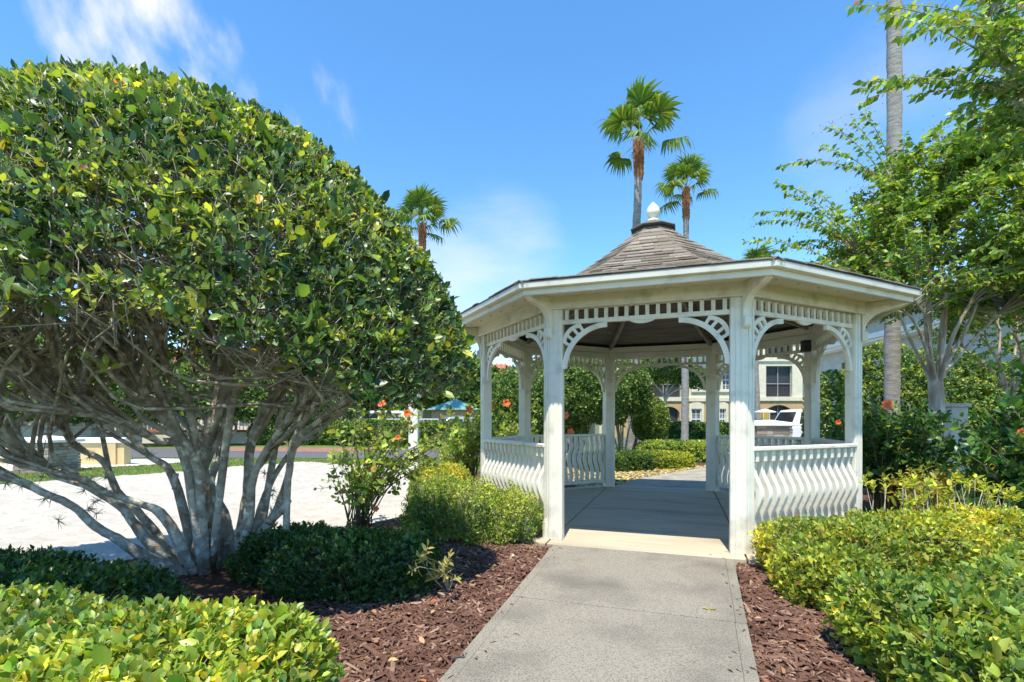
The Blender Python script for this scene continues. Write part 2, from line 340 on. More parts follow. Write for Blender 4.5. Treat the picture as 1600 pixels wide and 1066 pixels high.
def flat(name, pts, z, material): m = MB(); m.add([(x, y, z) for x, y in pts], [tuple(range(len(pts)))]); return struct(m.build(name, material))
flat("road", [(-60, 19.5), (-60, 25), (-4, 21.5), (3, 22.5), (3, 16.6), (-4, 16.2)], -.090, M_asph)
flat("sidewalk", [(-40, 11.2), (-13, 11.6), (-10.2, 13.6), (-9.2, 15.7), (-11.5, 16.2), (-14, 14.0), (-40, 13.6)], -.086, M_walk)
flat("parking_lot", [(-30, 25.5), (8, 25.5), (8, 34), (-30, 34)], -.086, M_asph)
flat("sidewalk", [(2.0, 17.6), (14, 19.8), (14, 20.8), (2.0, 18.6)], -.085, M_walk)
flat("road", [(10.2, 17.2), (32, 20), (32, 28), (10.2, 26)], -.088, M_asph)

# bark chips on the beds
def in_poly(p, poly):
    x, y = p[:, 0], p[:, 1]; c = np.zeros(len(p), bool); n = len(poly)
    for i in range(n):
        (x0, y0), (x1, y1) = poly[i], poly[(i + 1) % n]
        c ^= ((y0 > y) != (y1 > y)) & (x < (x1 - x0) * (y - y0) / (y1 - y0 + 1e-12) + x0)
    return c
def chips(name, poly, n, box, material, ln, label):
    p = np.c_[rng.uniform(box[0], box[1], n * 4), rng.uniform(box[2], box[3], n * 4)]
    p = p[in_poly(p, poly)][:n]; n = len(p)
    a = rng.uniform(0, 6.283, n); L = ln * np.exp(rng.normal(0, .45, n)); W = L * rng.uniform(.14, .34, n); th = rng.uniform(.002, .007, n); ti = rng.normal(0, .28, n)
    D = np.stack([np.cos(a) * np.cos(ti), np.sin(a) * np.cos(ti), np.sin(ti)], 1); S = np.stack([-np.sin(a), np.cos(a), rng.normal(0, .25, n)], 1); N = np.cross(D, S)
    c = np.c_[p, -.052 + rng.uniform(.0, .022, n)]
    V = []
    for sx, sy, sz in ((-1, -.7, 0), (-.8, .8, 0), (1, .5, 0), (.85, -.9, 0), (-.9, -.5, 1), (-.7, .6, 1), (.9, .4, 1), (.75, -.7, 1)):
        V.append(c + D * (sx * L / 2)[:, None] + S * (sy * W / 2)[:, None] + N * (sz * th)[:, None])
    V = np.stack(V, 1); tri = np.array([(4, 7, 6), (4, 6, 5), (0, 4, 5), (0, 5, 1), (1, 5, 6), (1, 6, 2), (2, 6, 7), (2, 7, 3), (3, 7, 4), (3, 4, 0)])
    o = rmesh(name, V.reshape(-1, 3), (tri[None] + (np.arange(n) * 8)[:, None, None]).reshape(-1, 3), None, material, None, smooth=False)
    return tag(o, label, 'mulch', kind='stuff')
M_chip3 = mat("pale bark chip", (.21, .12, .082), .85, (.36, .24, .17), 3.0, .4, 60)
chips("mulch", BED_L, 2200, (-1.4, .6, 1.2, 5.2), M_chip3, .04, "paler bark splinters scattered in the bed left of the path")
chips("mulch", BED_R, 2000, (.9, 3.0, 1.4, 5.0), M_chip3, .04, "paler bark splinters scattered in the bed right of the path")
chips("mulch", BED_L, 8500, (-1.6, .6, 1.1, 5.4), M_chip, .042, "reddish brown bark mulch in the bed left of the path")
chips("mulch", BED_L, 6000, (-1.8, .6, 1.1, 5.4), M_chip2, .046, "darker bark pieces mixed in the bed left of the path")
chips("mulch", BED_R, 7500, (.9, 3.0, 1.4, 5.2), M_chip, .042, "reddish brown bark mulch in the bed right of the path")
chips("mulch", BED_R, 4500, (.9, 3.0, 1.4, 5.2), M_chip2, .046, "darker bark pieces mixed in the bed right of the path")
chips("mulch", BED_R, 2500, (3.2, 8, 3.8, 8.5), M_chip2, .08, "dark mulch under the shrubs right of the gazebo")

n = 70; yy = rng.uniform(1.5, 4.6, n); sd_ = rng.random(n) < .5
pe = np.c_[np.where(sd_, -.334 + .2924 * (yy - 2.17) + np.abs(rng.normal(0, .10, n)), 1.08 + .3847 * (yy - 2.17) - np.abs(rng.normal(0, .10, n))), yy]; a = rng.uniform(0, 6.28, n)
tag(leaves("mulch", [np.c_[pe, rng.uniform(-.006, .002, n)], norm(np.c_[np.cos(a), np.sin(a), rng.normal(0, .1, n)]), norm(np.c_[rng.normal(0, .3, (n, 2)), np.ones(n)]), rng.uniform(.015, .05, n), rng.uniform(.006, .014, n)], [(.12, .06, .04, 3), (.22, .13, .09, 2), (.05, .028, .02, 2)], leaf_mat("splinter", .9, .0, .1), None, LEAF_HI), "loose bark splinters spilled along both edges of the path", "mulch", kind="stuff")

# ------------------------------------------------------------------ gazebo
TH = 0.3232; GC = Vector((1.8275, 6.4681, 0)); T225 = math.tan(R_(22.5)); C225 = math.cos(R_(22.5))
gz = thing("gazebo", "white octagonal wooden gazebo with bell shaped shingle roof at the path's end", "gazebo", GC, -TH)
S = R_(45)
def each_side(name, me, sides=range(8), parent=None, bev=0.0):
    out = []
    for k in sides:
        o = link(name, me, parent or gz, None, S * k)
        if bev: bevel(o, bev)
        out.append(o)
    return out
def mitre(w0, w1, z0, z1, w0t=None, w1t=None, cut=0.0):       # bar along side 0 with mitred ends, section between apothems w0..w1
    m = MB(); w0t = w0 if w0t is None else w0t; w1t = w1 if w1t is None else w1t
    pts = [(w0, z0), (w1, z0), (w1t, z1), (w0t, z1)]; v = []
    for s in (-1, 1):
        for w, z in pts: v.append((s * (w * T225 - cut), -w, z))
    m.add(v, [(0, 1, 2, 3), (7, 6, 5, 4), (0, 4, 5, 1), (1, 5, 6, 2), (2, 6, 7, 3), (3, 7, 4, 0)]); return m
RC = 2.232; AP = RC * C225; ZT = 2.205         # post outer corner radius / apothem / post top
# posts: 135 degree mitred corner posts with face boards
def post_poly(f, d, rc):
    ap = rc * C225; half = rc * math.sin(R_(22.5))
    def sidept(k, u, w):
        th = R_(-90) + S * k; return (w * math.cos(th) - u * math.sin(th), w * math.sin(th) + u * math.cos(th))
    # vertex between side 7 and side 0 (angle -112.5)
    return [sidept(7, half - f, ap), sidept(7, half, ap), sidept(0, -half + f, ap), sidept(0, -half + f, ap - d), (lambda r: (r * math.cos(R_(-112.5)), r * math.sin(R_(-112.5))))(rc - d / C225 * 1.02), sidept(7, half - f, ap - d)]
pm = MB(); pm.prism(post_poly(.118, .10, RC - .003), None, lambda a, b, t: (a, b, .0 + ZT * t)); post_me = pm.mesh("post", M_white)
half = RC * math.sin(R_(22.5))
def face_board(k, u0, u1, w0, w1, z0, z1, m):
    th = R_(-90) + S * k
    pts = [(u0, w0), (u1, w0), (u1, w1), (u0, w1)]
    m.prism([(w * math.cos(th) - u * math.sin(th), w * math.sin(th) + u * math.cos(th)) for u, w in pts], None, lambda a, b, t: (a, b, z0 + (z1 - z0) * t))
bm_a = MB(); face_board(0, -half + .010, -half + .030, AP - .008, AP + .002, .0, ZT, bm_a); face_board(0, -half + .042, -half + .076, AP - .008, AP + .0045, .0, ZT, bm_a); face_board(0, -half + .088, -half + .112, AP - .008, AP + .002, 0, ZT, bm_a)
bm_b = MB(); face_board(7, half - .030, half - .010, AP - .008, AP + .002, .0, ZT, bm_b); face_board(7, half - .076, half - .042, AP - .008, AP + .0045, .0, ZT, bm_b); face_board(7, half - .112, half - .088, AP - .008, AP + .002, 0, ZT, bm_b)
trim_a = bm_a.mesh("trim_board", M_white); trim_b = bm_b.mesh("trim_board", M_white)
pb_a = MB(); face_board(0, -half + .040, -half + .080, AP + .006, AP + .034, .0, .165, pb_a); face_board(0, -half + .044, -half + .076, AP + .006, AP + .024, .165, .185, pb_a); pba = pb_a.mesh("base_block", M_white)
pb_b = MB(); face_board(7, half - .080, half - .040, AP + .006, AP + .034, .0, .165, pb_b); face_board(7, half - .076, half - .044, AP + .006, AP + .024, .165, .185, pb_b); pbb = pb_b.mesh("base_block", M_white)
# corbel at the corner (radial)
cor = [(0, 1.925), (.028, 1.925), (.048, 1.945), (.048, 2.015), (.020, 2.030), (.026, 2.085), (.052, 2.135), (.100, 2.178), (.160, 2.205), (.235, 2.215), (.262, 2.222), (.300, 2.232), (.345, 2.252), (.375, 2.285), (.385, 2.310), (0, 2.310)]
cm = MB(); ra = R_(-112.5); ca, sa = math.cos(ra), math.sin(ra)
cm.prism(cor, None, lambda r, z, t: ((RC + r) * ca - (t - .5) * .062 * sa, (RC + r) * sa + (t - .5) * .062 * ca, z)); corbel_me = cm.mesh("corbel", M_white)
for k in range(8):
    p = link("post", post_me, gz, None, S * k); bevel(p, .004)
    link("trim_board", trim_a, p); link("trim_board", trim_b, p)
    if k not in (0, 4): link("base_block", pba, p)
    if (k - 1) % 8 not in (0, 4): link("base_block", pbb, p)
    bevel(link("corbel", corbel_me, p), .005)

# eaves
def side_parts(name, m, material, bev=0.004): return each_side(name, m.mesh(name, material), bev=bev)
side_parts("frieze", mitre(2.072, 2.100, 2.208, 2.318), M_white)
side_parts("frieze_trim", mitre(2.066, 2.112, 2.196, 2.2085), M_white)
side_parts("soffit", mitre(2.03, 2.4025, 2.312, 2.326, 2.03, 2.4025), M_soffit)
side_parts("fascia_board", mitre(2.403, 2.432, 2.262, 2.335), M_white)
side_parts("crown_board", mitre(2.4325, 2.484, 2.312, 2.362, 2.4325, 2.490), M_white)
side_parts("drip_edge", mitre(2.40, 2.4935, 2.3625, 2.3665), M_dark, 0)
side_parts("header_board", mitre(1.965, 2.028, 2.204, 2.292), M_white)
side_parts("header_board", mitre(1.985, 2.026, 2.2935, 2.395), M_white)
lm = MB(); lm.lathe([(.011, 0), (.011, -.012), (.006, -.02)], (0, 0, 0), 8); lmm = lm.mesh("soffit_stud", M_white, True)
sof = [o for o in gz.children if o.name.startswith("soffit")]
for o in sof:
    for i in range(6): link("soffit_stud", lmm, o, (-.70 + .28 * i, -2.24, 2.312))

# fretwork, lower rail with scallop, arch brackets
AW = 2.018                                      # apothem of the fret line
hw = AW * T225 - .095                           # half clear width between posts
fp = MB(); fp.box((0, 0, 0), (.034, .03, .104)); fp_me = fp.mesh("fret_picket", M_white)
fr = MB(); fr.b2(-hw, hw, -AW - .018, -AW + .018, 2.058, 2.100)
sc = [(-.115, 2.0575)] + [(-.115 + .23 * i / 12, 2.0575 - .030 * math.sin(math.pi * i / 12) ** .8) for i in range(1, 12)] + [(.115, 2.0575)]
fr.prism(sc, None, lambda a, b, t: (a, -AW - .014 + .028 * t, b)); fret_me = fr.mesh("fret_rail", M_white)
def arc(cu, cz, r, a0, a1, n): return [(cu + r * math.cos(a0 + (a1 - a0) * i / n), cz + r * math.sin(a0 + (a1 - a0) * i / n)) for i in range(n + 1)]
def bracket(sgn):
    m = MB(); rb = .425; cu, cz = -hw + rb, 2.058 - rb
    fl = lambda a, b, t: (sgn * a, -AW - .016 + .032 * t, b)
    m.strip(arc(cu, cz, rb, math.pi, math.pi / 2, 16), arc(cu, cz, rb - .045, math.pi, math.pi / 2, 16), fl)
    fl2 = lambda a, b, t: (sgn * a, -AW - .012 + .024 * t, b)
    r2, c2u, c2z = .180, -hw + .180, 2.058 - .180
    m.strip(arc(c2u, c2z, r2, math.pi, math.pi / 2, 12), arc(c2u, c2z, r2 - .036, math.pi, math.pi / 2, 12), fl2)
    for b_ in (4, 30, 60, 86):
        e = (c2u - (r2 - .02) * math.cos(R_(b_)), c2z + (r2 - .02) * math.sin(R_(b_))); dx, dz = e[0] - cu, e[1] - cz; L = math.hypot(dx, dz); dx /= L; dz /= L; tx, tz = -dz * .014, dx * .014; r0 = rb - .004
        m.prism([(cu + dx * r0 - tx, cz + dz * r0 - tz), (e[0] - tx, e[1] - tz), (e[0] + tx, e[1] + tz), (cu + dx * r0 + tx, cz + dz * r0 + tz)], None, lambda a, b, t: (sgn * a, -AW - .010 + .020 * t, b))
    return m.mesh("arch_bracket", M_white)
br_me = [bracket(1), bracket(-1)]
NF = 16
for k in range(8):
    r = link("fret_rail", fret_me, gz, None, S * k); bevel(r, .003)
    for i in range(NF):
        link("fret_picket", fp_me, r, (-hw + .045 + (2 * hw - .09) * i / (NF - 1), -AW, 2.1495))
    for me in br_me: link("arch_bracket", me, gz, None, S * k)

# railings with belly shaped balusters
def smooth_poly(pts, seg=5):
    q = [pts[0]] + pts + [pts[-1]]; o = []
    for i in range(len(pts) - 1):
        a, b, c, d = [np.array(x) for x in q[i:i + 4]]
        for k in range(seg):
            t = k / seg; o.append(tuple(.5 * ((2 * b) + (c - a) * t + (2 * a - 5 * b + 4 * c - d) * t * t + (3 * b - a - 3 * c + d) * t ** 3)))
    return o + [pts[-1]]
bal = smooth_poly([(-.006, .78), (-.020, .73), (-.010, .67), (.026, .60), (.056, .53), (.056, .46), (.024, .38), (-.010, .30), (-.020, .23), (-.008, .16), (0, .115)], 3)
bl_ = MB()
Lc = [(w + .033, z) for w, z in bal]; Rc = [(w - .033, z) for w, z in bal]
bl_.strip(Lc, Rc, lambda w, z, t: (-.021 + .042 * t, -w, z))
bl_.b2(-.021, .021, -.040, .030, .7795, .872)
bal_me = bl_.mesh("baluster", M_white)
rl = MB(); rl.b2(-hw - .012, hw + .012, -AW - .058, -AW + .052, .874, .912); rl_me = rl.mesh("top_rail", M_white)
r2 = MB(); r2.b2(-hw, hw, -AW - .030, -AW + .028, .075, .118); r2_me = r2.mesh("bottom_rail", M_white)
NB = 14
for k in (1, 2, 3, 5, 6, 7):
    r = link("top_rail", rl_me, gz, None, S * k); bevel(r, .008)
    b = link("bottom_rail", r2_me, gz, None, S * k); bevel(b, .005)
    for i in range(NB):
        o = link("baluster", bal_me, r, (-hw + .05 + (2 * hw - .10) * i / (NB - 1), -AW, 0)); bevel(o, .004)

# roof profile (radius at the hips, height)
PROF = [(2.695, 2.367), (2.45, 2.422), (2.2, 2.485), (1.9, 2.575), (1.6, 2.69), (1.3, 2.83), (.95, 3.03), (.70, 3.20), (.48, 3.36), (.30, 3.505), (.18, 3.60)]
PR = smooth_poly(PROF, 8)
plen = [0.0]
for a, b in zip(PR[:-1], PR[1:]): plen.append(plen[-1] + math.dist(a, b))
def prof(s):
    i = min(max(np.searchsorted(plen, s) - 1, 0), len(PR) - 2); t = (s - plen[i]) / (plen[i + 1] - plen[i]); return (PR[i][0] + (PR[i + 1][0] - PR[i][0]) * t, PR[i][1] + (PR[i + 1][1] - PR[i][1]) * t)
deck = MB(); n = len(PR); v = []
for r, z in PR: w = r * C225; v += [(-w * T225, -w, z - .012), (w * T225, -w, z - .012)]
deck.add(v, [(2 * i, 2 * i + 1, 2 * i + 3, 2 * i + 2) for i in range(n - 1)]); deck_me = deck.mesh("roof_deck", M_shingle[1])
decks = each_side("roof_deck", deck_me)
ROWS = 23; step = plen[-1] / ROWS
rest = {0: MB(), 1: MB()}; n_single = 0
def shingle_verts(s0, s1, u0, u1, lift):
    (r0, z0), (r1, z1) = prof(s0), prof(s1); w0, w1 = r0 * C225, r1 * C225
    lim0, lim1 = w0 * T225, w1 * T225
    c = lambda u, l: max(-l, min(l, u))
    v = []
    for dz in (0.0, .010):
        l0 = lift + dz; l1 = dz * .4 - .002
        v += [(c(u0, lim0), -w0, z0 + l0), (c(u1, lim0), -w0, z0 + l0), (c(u1, lim1 + .001), -w1, z1 + l1), (c(u0, lim1 + .001), -w1, z1 + l1)]
    return v
SF = [(0, 3, 2, 1), (4, 5, 6, 7), (0, 1, 5, 4), (1, 2, 6, 5), (2, 3, 7, 6), (3, 0, 4, 7)]
for k in range(8):
    rs = random.Random(k)
    for j in range(ROWS):
        s0 = j * step; s1 = min(plen[-1], (j + 1.25) * step); lim = prof(s0)[0] * C225 * T225
        u = -lim - rs.uniform(0, .2)
        while u < lim:
            wd = rs.choice((.13, .17, .21, .26, .30)); a, b = max(u, -lim), min(u + wd, lim); u += wd
            if b - a < .02: continue
            v = shingle_verts(s0 + rs.choice((0, 0, .012, .02)), s1, a + .0015, b - .0015, rs.uniform(.004, .015))
            if k in (0, 1, 7) and j >= 6 and n_single < 295 and not (k != 0 and j < 9):
                m = MB(); m.add(v, SF); o = m.build("shingle", rs.choice(M_shingle), decks[k]); n_single += 1
            else:
                Mx = Matrix.Rotation(S * k, 4, 'Z'); rest[rs.randint(0, 1)].add([Mx @ Vector(p) for p in v], SF)
for q in rest: o = rest[q].build("shingle_field", M_shingle[q * 2 + (1 if q == 0 else 0)], gz); o['kind'] = 'stuff'
hipm = MB(); rs = random.Random(5)
for j in range(ROWS):
    s0, s1 = j * step, min(plen[-1], (j + 1.3) * step); (r0, z0), (r1, z1) = prof(s0), prof(s1)
    A = Vector((r0 * ca, r0 * sa, z0 + .022)); B = Vector((r1 * ca, r1 * sa, z1 + .010)); tn = Vector((-sa, ca, 0))
    dn = Vector((0, 0, -.030)); wv = .045
    v = [A + tn * wv + dn, A, A - tn * wv + dn, B + tn * wv + dn, B, B - tn * wv + dn]; v += [p - Vector((0, 0, .008)) for p in v]
    hipm.add(v, [(0, 1, 4, 3), (1, 2, 5, 4), (6, 9, 10, 7), (7, 10, 11, 8), (0, 6, 7, 1), (1, 7, 8, 2), (3, 4, 10, 9), (4, 5, 11, 10)])
hip_me = hipm.mesh("hip_cap", M_shingle[1])
for k in range(8): link("hip_cap", hip_me, gz, None, S * k)
# cap roof and finial
each_side("cap_skirt", mitre(.05, .232, 3.545, 3.585).mesh("cap_skirt", M_dark))
each_side("cap_roof", mitre(.02, .262, 3.5855, 3.602, .02, .275).mesh("cap_edge", M_dark))
for s in range(3):
    wa, wb = .275 - s * .078, .275 - (s + 1) * .078 - .012; za, zb = 3.603 + s * .040, 3.603 + (s + 1) * .044
    m = MB(); m.add([(-wa * T225, -wa, za), (wa * T225, -wa, za), (wb * T225, -wb, zb), (-wb * T225, -wb, zb), (-wa * T225, -wa, za + .012), (wa * T225, -wa, za + .012), (wb * T225, -wb, zb + .006), (-wb * T225, -wb, zb + .006)], SF)
    each_side("cap_shingle", m.mesh("cap_shingle", M_shingle[s]))
fm = MB(); fm.lathe([(.070, 3.70), (.070, 3.735), (.045, 3.75), (.040, 3.765), (.070, 3.785), (.085, 3.82), (.083, 3.86), (.070, 3.895), (.045, 3.925), (.022, 3.95), (.008, 3.968)], (0, 0, 0), 16)
fm.build("finial", M_white, gz, True)
# ceiling boards and hip rafters
s_in = plen[np.argmin([abs(r - 2.10) for r, z in PR])]; NP = 15; ps = (plen[-1] - s_in - .12) / NP
for j in range(NP):
    (r0, z0), (r1, z1) = prof(s_in + j * ps), prof(s_in + (j + 1) * ps - .018); w0, w1 = r0 * C225, r1 * C225
    dz = .075; m = MB(); v = []
    for t in (0, .014):
        v += [(-w0 * T225, -w0, z0 - dz + t), (w0 * T225, -w0, z0 - dz + t), (w1 * T225, -w1, z1 - dz + t + .012), (-w1 * T225, -w1, z1 - dz + t + .012)]
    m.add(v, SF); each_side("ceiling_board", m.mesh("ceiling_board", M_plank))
rm = MB()
rp = [prof(s_in + (plen[-1] - s_in) * i / 8) for i in range(9)]
top = [(r, z - .095) for r, z in rp]; bot = [(r, z - .175) for r, z in rp]
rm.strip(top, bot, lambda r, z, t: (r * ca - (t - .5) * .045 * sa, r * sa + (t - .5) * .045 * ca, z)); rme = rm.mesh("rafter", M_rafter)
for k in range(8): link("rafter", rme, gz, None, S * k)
# concrete pad (part of the setting) in slabs with tooled joints
pad = struct(bpy.data.objects.new("gazebo_floor", None)); COL.objects.link(pad); pad.location = GC; pad.rotation_euler = (0, 0, -TH)
rp_ = 2.40; oc = [(rp_ * math.cos(R_(-112.5 + 45 * k)), rp_ * math.sin(R_(-112.5 + 45 * k))) for k in range(8)]
def clip(poly, a, b, c):                        # keep a*x+b*y<=c
    o = []
    for i in range(len(poly)):
        p, q = poly[i], poly[(i + 1) % len(poly)]; dp, dq = a * p[0] + b * p[1] - c, a * q[0] + b * q[1] - c
        if dp <= 0: o.append(p)
        if dp * dq < 0: t = dp / (dp - dq); o.append((p[0] + (q[0] - p[0]) * t, p[1] + (q[1] - p[1]) * t))
    return o
xs = oc[1][0] * .93; gp = .007; ybs = [-3, -.78, .78, 3]
for x0, x1 in ((-3, -xs), (-xs, xs), (xs, 3)):
    for y0, y1 in zip(ybs[:-1], ybs[1:]):
        q = oc
        for (a, b, c) in ((1, 0, x1 - gp), (-1, 0, -x0 - gp), (0, 1, y1 - .014), (0, -1, -y0 - .014)): q = clip(q, a, b, c)
        if len(q) > 2: bevel(poly_prism("slab", q, -.16, -.001, M_pad, pad), .006, 2)
m = MB(); m.prism([(x * .985, y * .985) for x, y in oc], None, lambda a, b, t: (a, b, -.15 + .13 * t)); m.build("subfloor", M_dark, pad)
# small speaker box on the back right post
sp = thing("speaker", "small dark grey speaker box mounted high on the back right gazebo post", "speaker", P(1259, 541, 6.45))
m = MB(); m.box((0, 0, 0), (.10, .09, .15)); bevel(m.build("case", mat("dark grey plastic", (.05, .05, .05), .5), sp), .012, 2)
m = MB(); m.box((0, -.0475, 0), (.08, .004, .13)); m.build("grille", mat("speaker grille", (.03, .03, .03), .8), sp)
m = MB(); m.box((.065, .04, 0), (.05, .03, .03)); m.build("mounting_bracket", M_dark, sp)

# ------------------------------------------------------------------ big clipped ligustrum tree, left foreground
PAL_LIG = [(.045, .10, .034, 3.5), (.075, .145, .038, 4), (.14, .225, .048, 3.4), (.25, .33, .06, 2.6), (.34, .37, .06, .5), (.42, .32, .05, .06), (.32, .15, .06, .03)]
lc = np.array((-2.54, 3.56, 1.39)); lr = np.array((2.19, 1.60, 2.0)); le = 1.86
lig = thing("clipped_tree", "large dome clipped multi stemmed evergreen tree with bare grey limbs beside the sand", "tree", (-2.45, 4.0, -.05))
def sub(p): return Vector(p) - Vector((-2.45, 4.0, -.05))
LIMB = [  # (pixel x, pixel y, distance), radius
    ([(322, 905, 3.95), (326, 850, 3.95), (324, 790, 3.95), (320, 735, 3.92), (326, 680, 3.9), (338, 620, 3.88), (350, 545, 3.85), (352, 470, 3.7)], [.125, .105, .095, .085, .075, .065, .05, .03]),
    ([(300, 905, 3.9), (312, 840, 3.88), (310, 790, 3.85), (318, 745, 3.8), (290, 690, 3.7), (250, 640, 3.6), (205, 590, 3.5), (160, 520, 3.35)], [.10, .085, .075, .065, .06, .05, .04, .025]),
    ([(368, 905, 4.1), (376, 840, 4.1), (388, 770, 4.1), (396, 700, 4.1), (418, 640, 4.1), (450, 585, 4.1), (500, 520, 4.1), (540, 450, 4.0)], [.11, .092, .075, .066, .058, .05, .04, .02]),
    ([(352, 900, 4.15), (352, 820, 4.2), (332, 755, 4.3), (352, 690, 4.5), (358, 640, 4.7), (372, 580, 4.9), (400, 500, 5.0)], [.10, .085, .06, .052, .045, .035, .02]),
    ([(388, 905, 4.0), (400, 850, 3.98), (425, 800, 3.95), (446, 745, 3.95), (462, 690, 3.95), (490, 640, 3.95), (530, 600, 3.9), (590, 565, 3.85), (650, 520, 3.8)], [.085, .07, .058, .052, .048, .042, .036, .03, .018]),
    ([(378, 860, 3.95), (392, 800, 3.9), (405, 740, 3.8), (440, 670, 3.6), (480, 630, 3.4), (540, 590, 3.2), (600, 540, 3.0)], [.07, .055, .048, .042, .036, .03, .018]),
    ([(395, 880, 4.1), (410, 800, 4.2), (428, 740, 4.3), (470, 690, 4.4), (540, 640, 4.5), (600, 600, 4.6), (660, 560, 4.6)], [.06, .048, .04, .036, .032, .026, .016]),
    ([(290, 905, 3.9), (235, 880, 3.8), (185, 850, 3.7), (150, 820, 3.65), (112, 792, 3.6), (60, 768, 3.5), (20, 752, 3.45), (-60, 738, 3.4), (-160, 690, 3.3)], [.085, .075, .062, .055, .05, .045, .04, .034, .02]),
    ([(285, 905, 4.0), (245, 862, 3.95), (205, 815, 3.9), (190, 790, 3.9), (140, 755, 3.85), (88, 735, 3.8), (50, 700, 3.75), (10, 665, 3.7), (-60, 610, 3.6)], [.085, .068, .058, .055, .05, .048, .044, .038, .02]),
    ([(278, 895, 4.1), (255, 850, 4.1), (215, 800, 4.1), (178, 765, 4.1), (160, 722, 4.1), (115, 695, 4.1), (95, 650, 4.0), (60, 580, 3.9)], [.075, .062, .055, .05, .045, .042, .036, .02]),
    ([(305, 860, 3.85), (262, 812, 3.75), (220, 790, 3.7), (170, 772, 3.6), (122, 740, 3.5), (60, 728, 3.4), (20, 690, 3.2), (-20, 640, 3.0)], [.06, .05, .044, .04, .038, .036, .03, .018]),
    ([(312, 800, 3.9), (268, 745, 4.0), (228, 715, 4.05), (190, 665, 4.1), (150, 628, 4.1), (90, 600, 4.1), (20, 560, 4.0)], [.055, .046, .042, .038, .034, .028, .018]),
    ([(318, 770, 3.85), (285, 715, 3.7), (240, 690, 3.5), (180, 655, 3.3), (110, 640, 3.1), (50, 590, 2.9), (0, 540, 2.8)], [.055, .05, .045, .04, .034, .027, .016]),
    ([(324, 720, 3.85), (300, 650, 3.7), (262, 590, 3.5), (240, 540, 3.3), (220, 480, 3.1)], [.045, .04, .034, .028, .016]),
    ([(330, 690, 3.9), (362, 640, 3.7), (382, 600, 3.5), (430, 550, 3.2), (470, 500, 3.0)], [.045, .038, .033, .027, .016]),
    ([(322, 760, 4.0), (300, 690, 4.3), (260, 640, 4.6), (200, 590, 4.9), (140, 560, 5.1)], [.05, .042, .036, .028, .016]),
    ([(400, 700, 4.1), (440, 620, 4.4), (470, 570, 4.8), (520, 540, 5.1)], [.045, .036, .028, .016]),
    ([(445, 750, 3.95), (452, 720, 3.8), (500, 660, 3.5), (560, 620, 3.2), (620, 590, 3.0), (670, 560, 2.95)], [.04, .036, .032, .027, .022, .014]),
]
BACK = .74                                      # the crown is shallower on its far side
def in_crown(p, k=.92):
    q = np.array(p, float); d = q - lc; d[2] = max(d[2], 0); rr = lr * k
    if d[1] > 0: rr = rr * np.array((1, BACK, 1))
    f_ = (np.abs(d / rr) ** le).sum()
    if q[2] > 1.0 and f_ > 1: h_ = f_ ** (-1 / le); q = np.array((lc[0] + (q[0] - lc[0]) * h_, lc[1] + (q[1] - lc[1]) * h_, lc[2] + (q[2] - lc[2]) * h_ if q[2] > lc[2] else q[2]))
    return Vector(q)
tm = MB(); anchors = []
for pts, rad in LIMB:
    w = [P(*p) for p in pts]; w[0].z = min(w[0].z, -.04)
    w = [w[0]] + [p + Vector((random.uniform(-.02, .02), random.uniform(-.03, .03), random.uniform(-.02, .02))) for p in w[1:]]; w = [in_crown(p) if p.z > 1.0 else p for p in w]
    rad = [q * (.72 if i_ < 2 else .56) for i_, q in enumerate(rad)]; tm.tube([sub(p) for p in w], rad, 8, 5, .10)
    for i in range(2, len(w) - 1):
        for t in (0, .5): anchors.append((w[i].lerp(w[i + 1], t), rad[i], (w[i + 1] - w[i]).normalized()))
    anchors.append((w[-1], rad[-1], (w[-1] - w[-2]).normalized()))
m = tm; a, b = P(432, 845, 3.95), P(455, 790, 3.9)
m.tube([sub(P(420, 815, 3.95)), sub(P(438, 800, 3.9)), sub(P(452, 782, 3.88))], [.035, .03, .022], 7, 3, .1)
m.tube([sub(P(275, 740, 3.75)), sub(P(272, 765, 3.75))], [.02, .016], 6, 1)
tr_o = tm.build("trunk", M_bark, lig, True)
# secondary branches reach into the crown
brm = MB(); A_p = np.array([a[0] for a in anchors]); ends = []; used = np.zeros(len(anchors))
tgt, _ = superell(420, lc, lr * .80, le, zmin=.02); tgt = lc + (tgt - lc) * rng.uniform(.62, 1.14, (420, 1)); tgt[:, 1] = np.where(tgt[:, 1] > lc[1], lc[1] + BACK * (tgt[:, 1] - lc[1]), tgt[:, 1])
for t in tgt:
    dv = t - A_p; cost = np.linalg.norm(dv, axis=1) + .9 * np.maximum(0, A_p[:, 2] - t[2] + .15) + rng.uniform(0, .25, len(A_p)) + .22 * used
    i = int(np.argmin(cost)); used[i] += 1; a, r, d = anchors[i]; e = Vector(t); L = (e - a).length
    c1 = a + d * L * .35 + Vector((0, 0, .04)) + Vector(rng.normal(0, .05, 3)); c2 = a.lerp(e, .7) + Vector(rng.normal(0, .06, 3)); c1 = in_crown(c1); c2 = in_crown(c2)
    r0 = min(r * .75, .010 + .012 * L); brm.tube([sub(a), sub(c1), sub(c2), sub(e)], [r0, r0 * .8, r0 * .6, r0 * .35], 5, 3)
    for q in (c2, e, c1): ends.append(tuple(q))
brm.build("branches", M_bark, lig, True)
ends = np.array(ends)
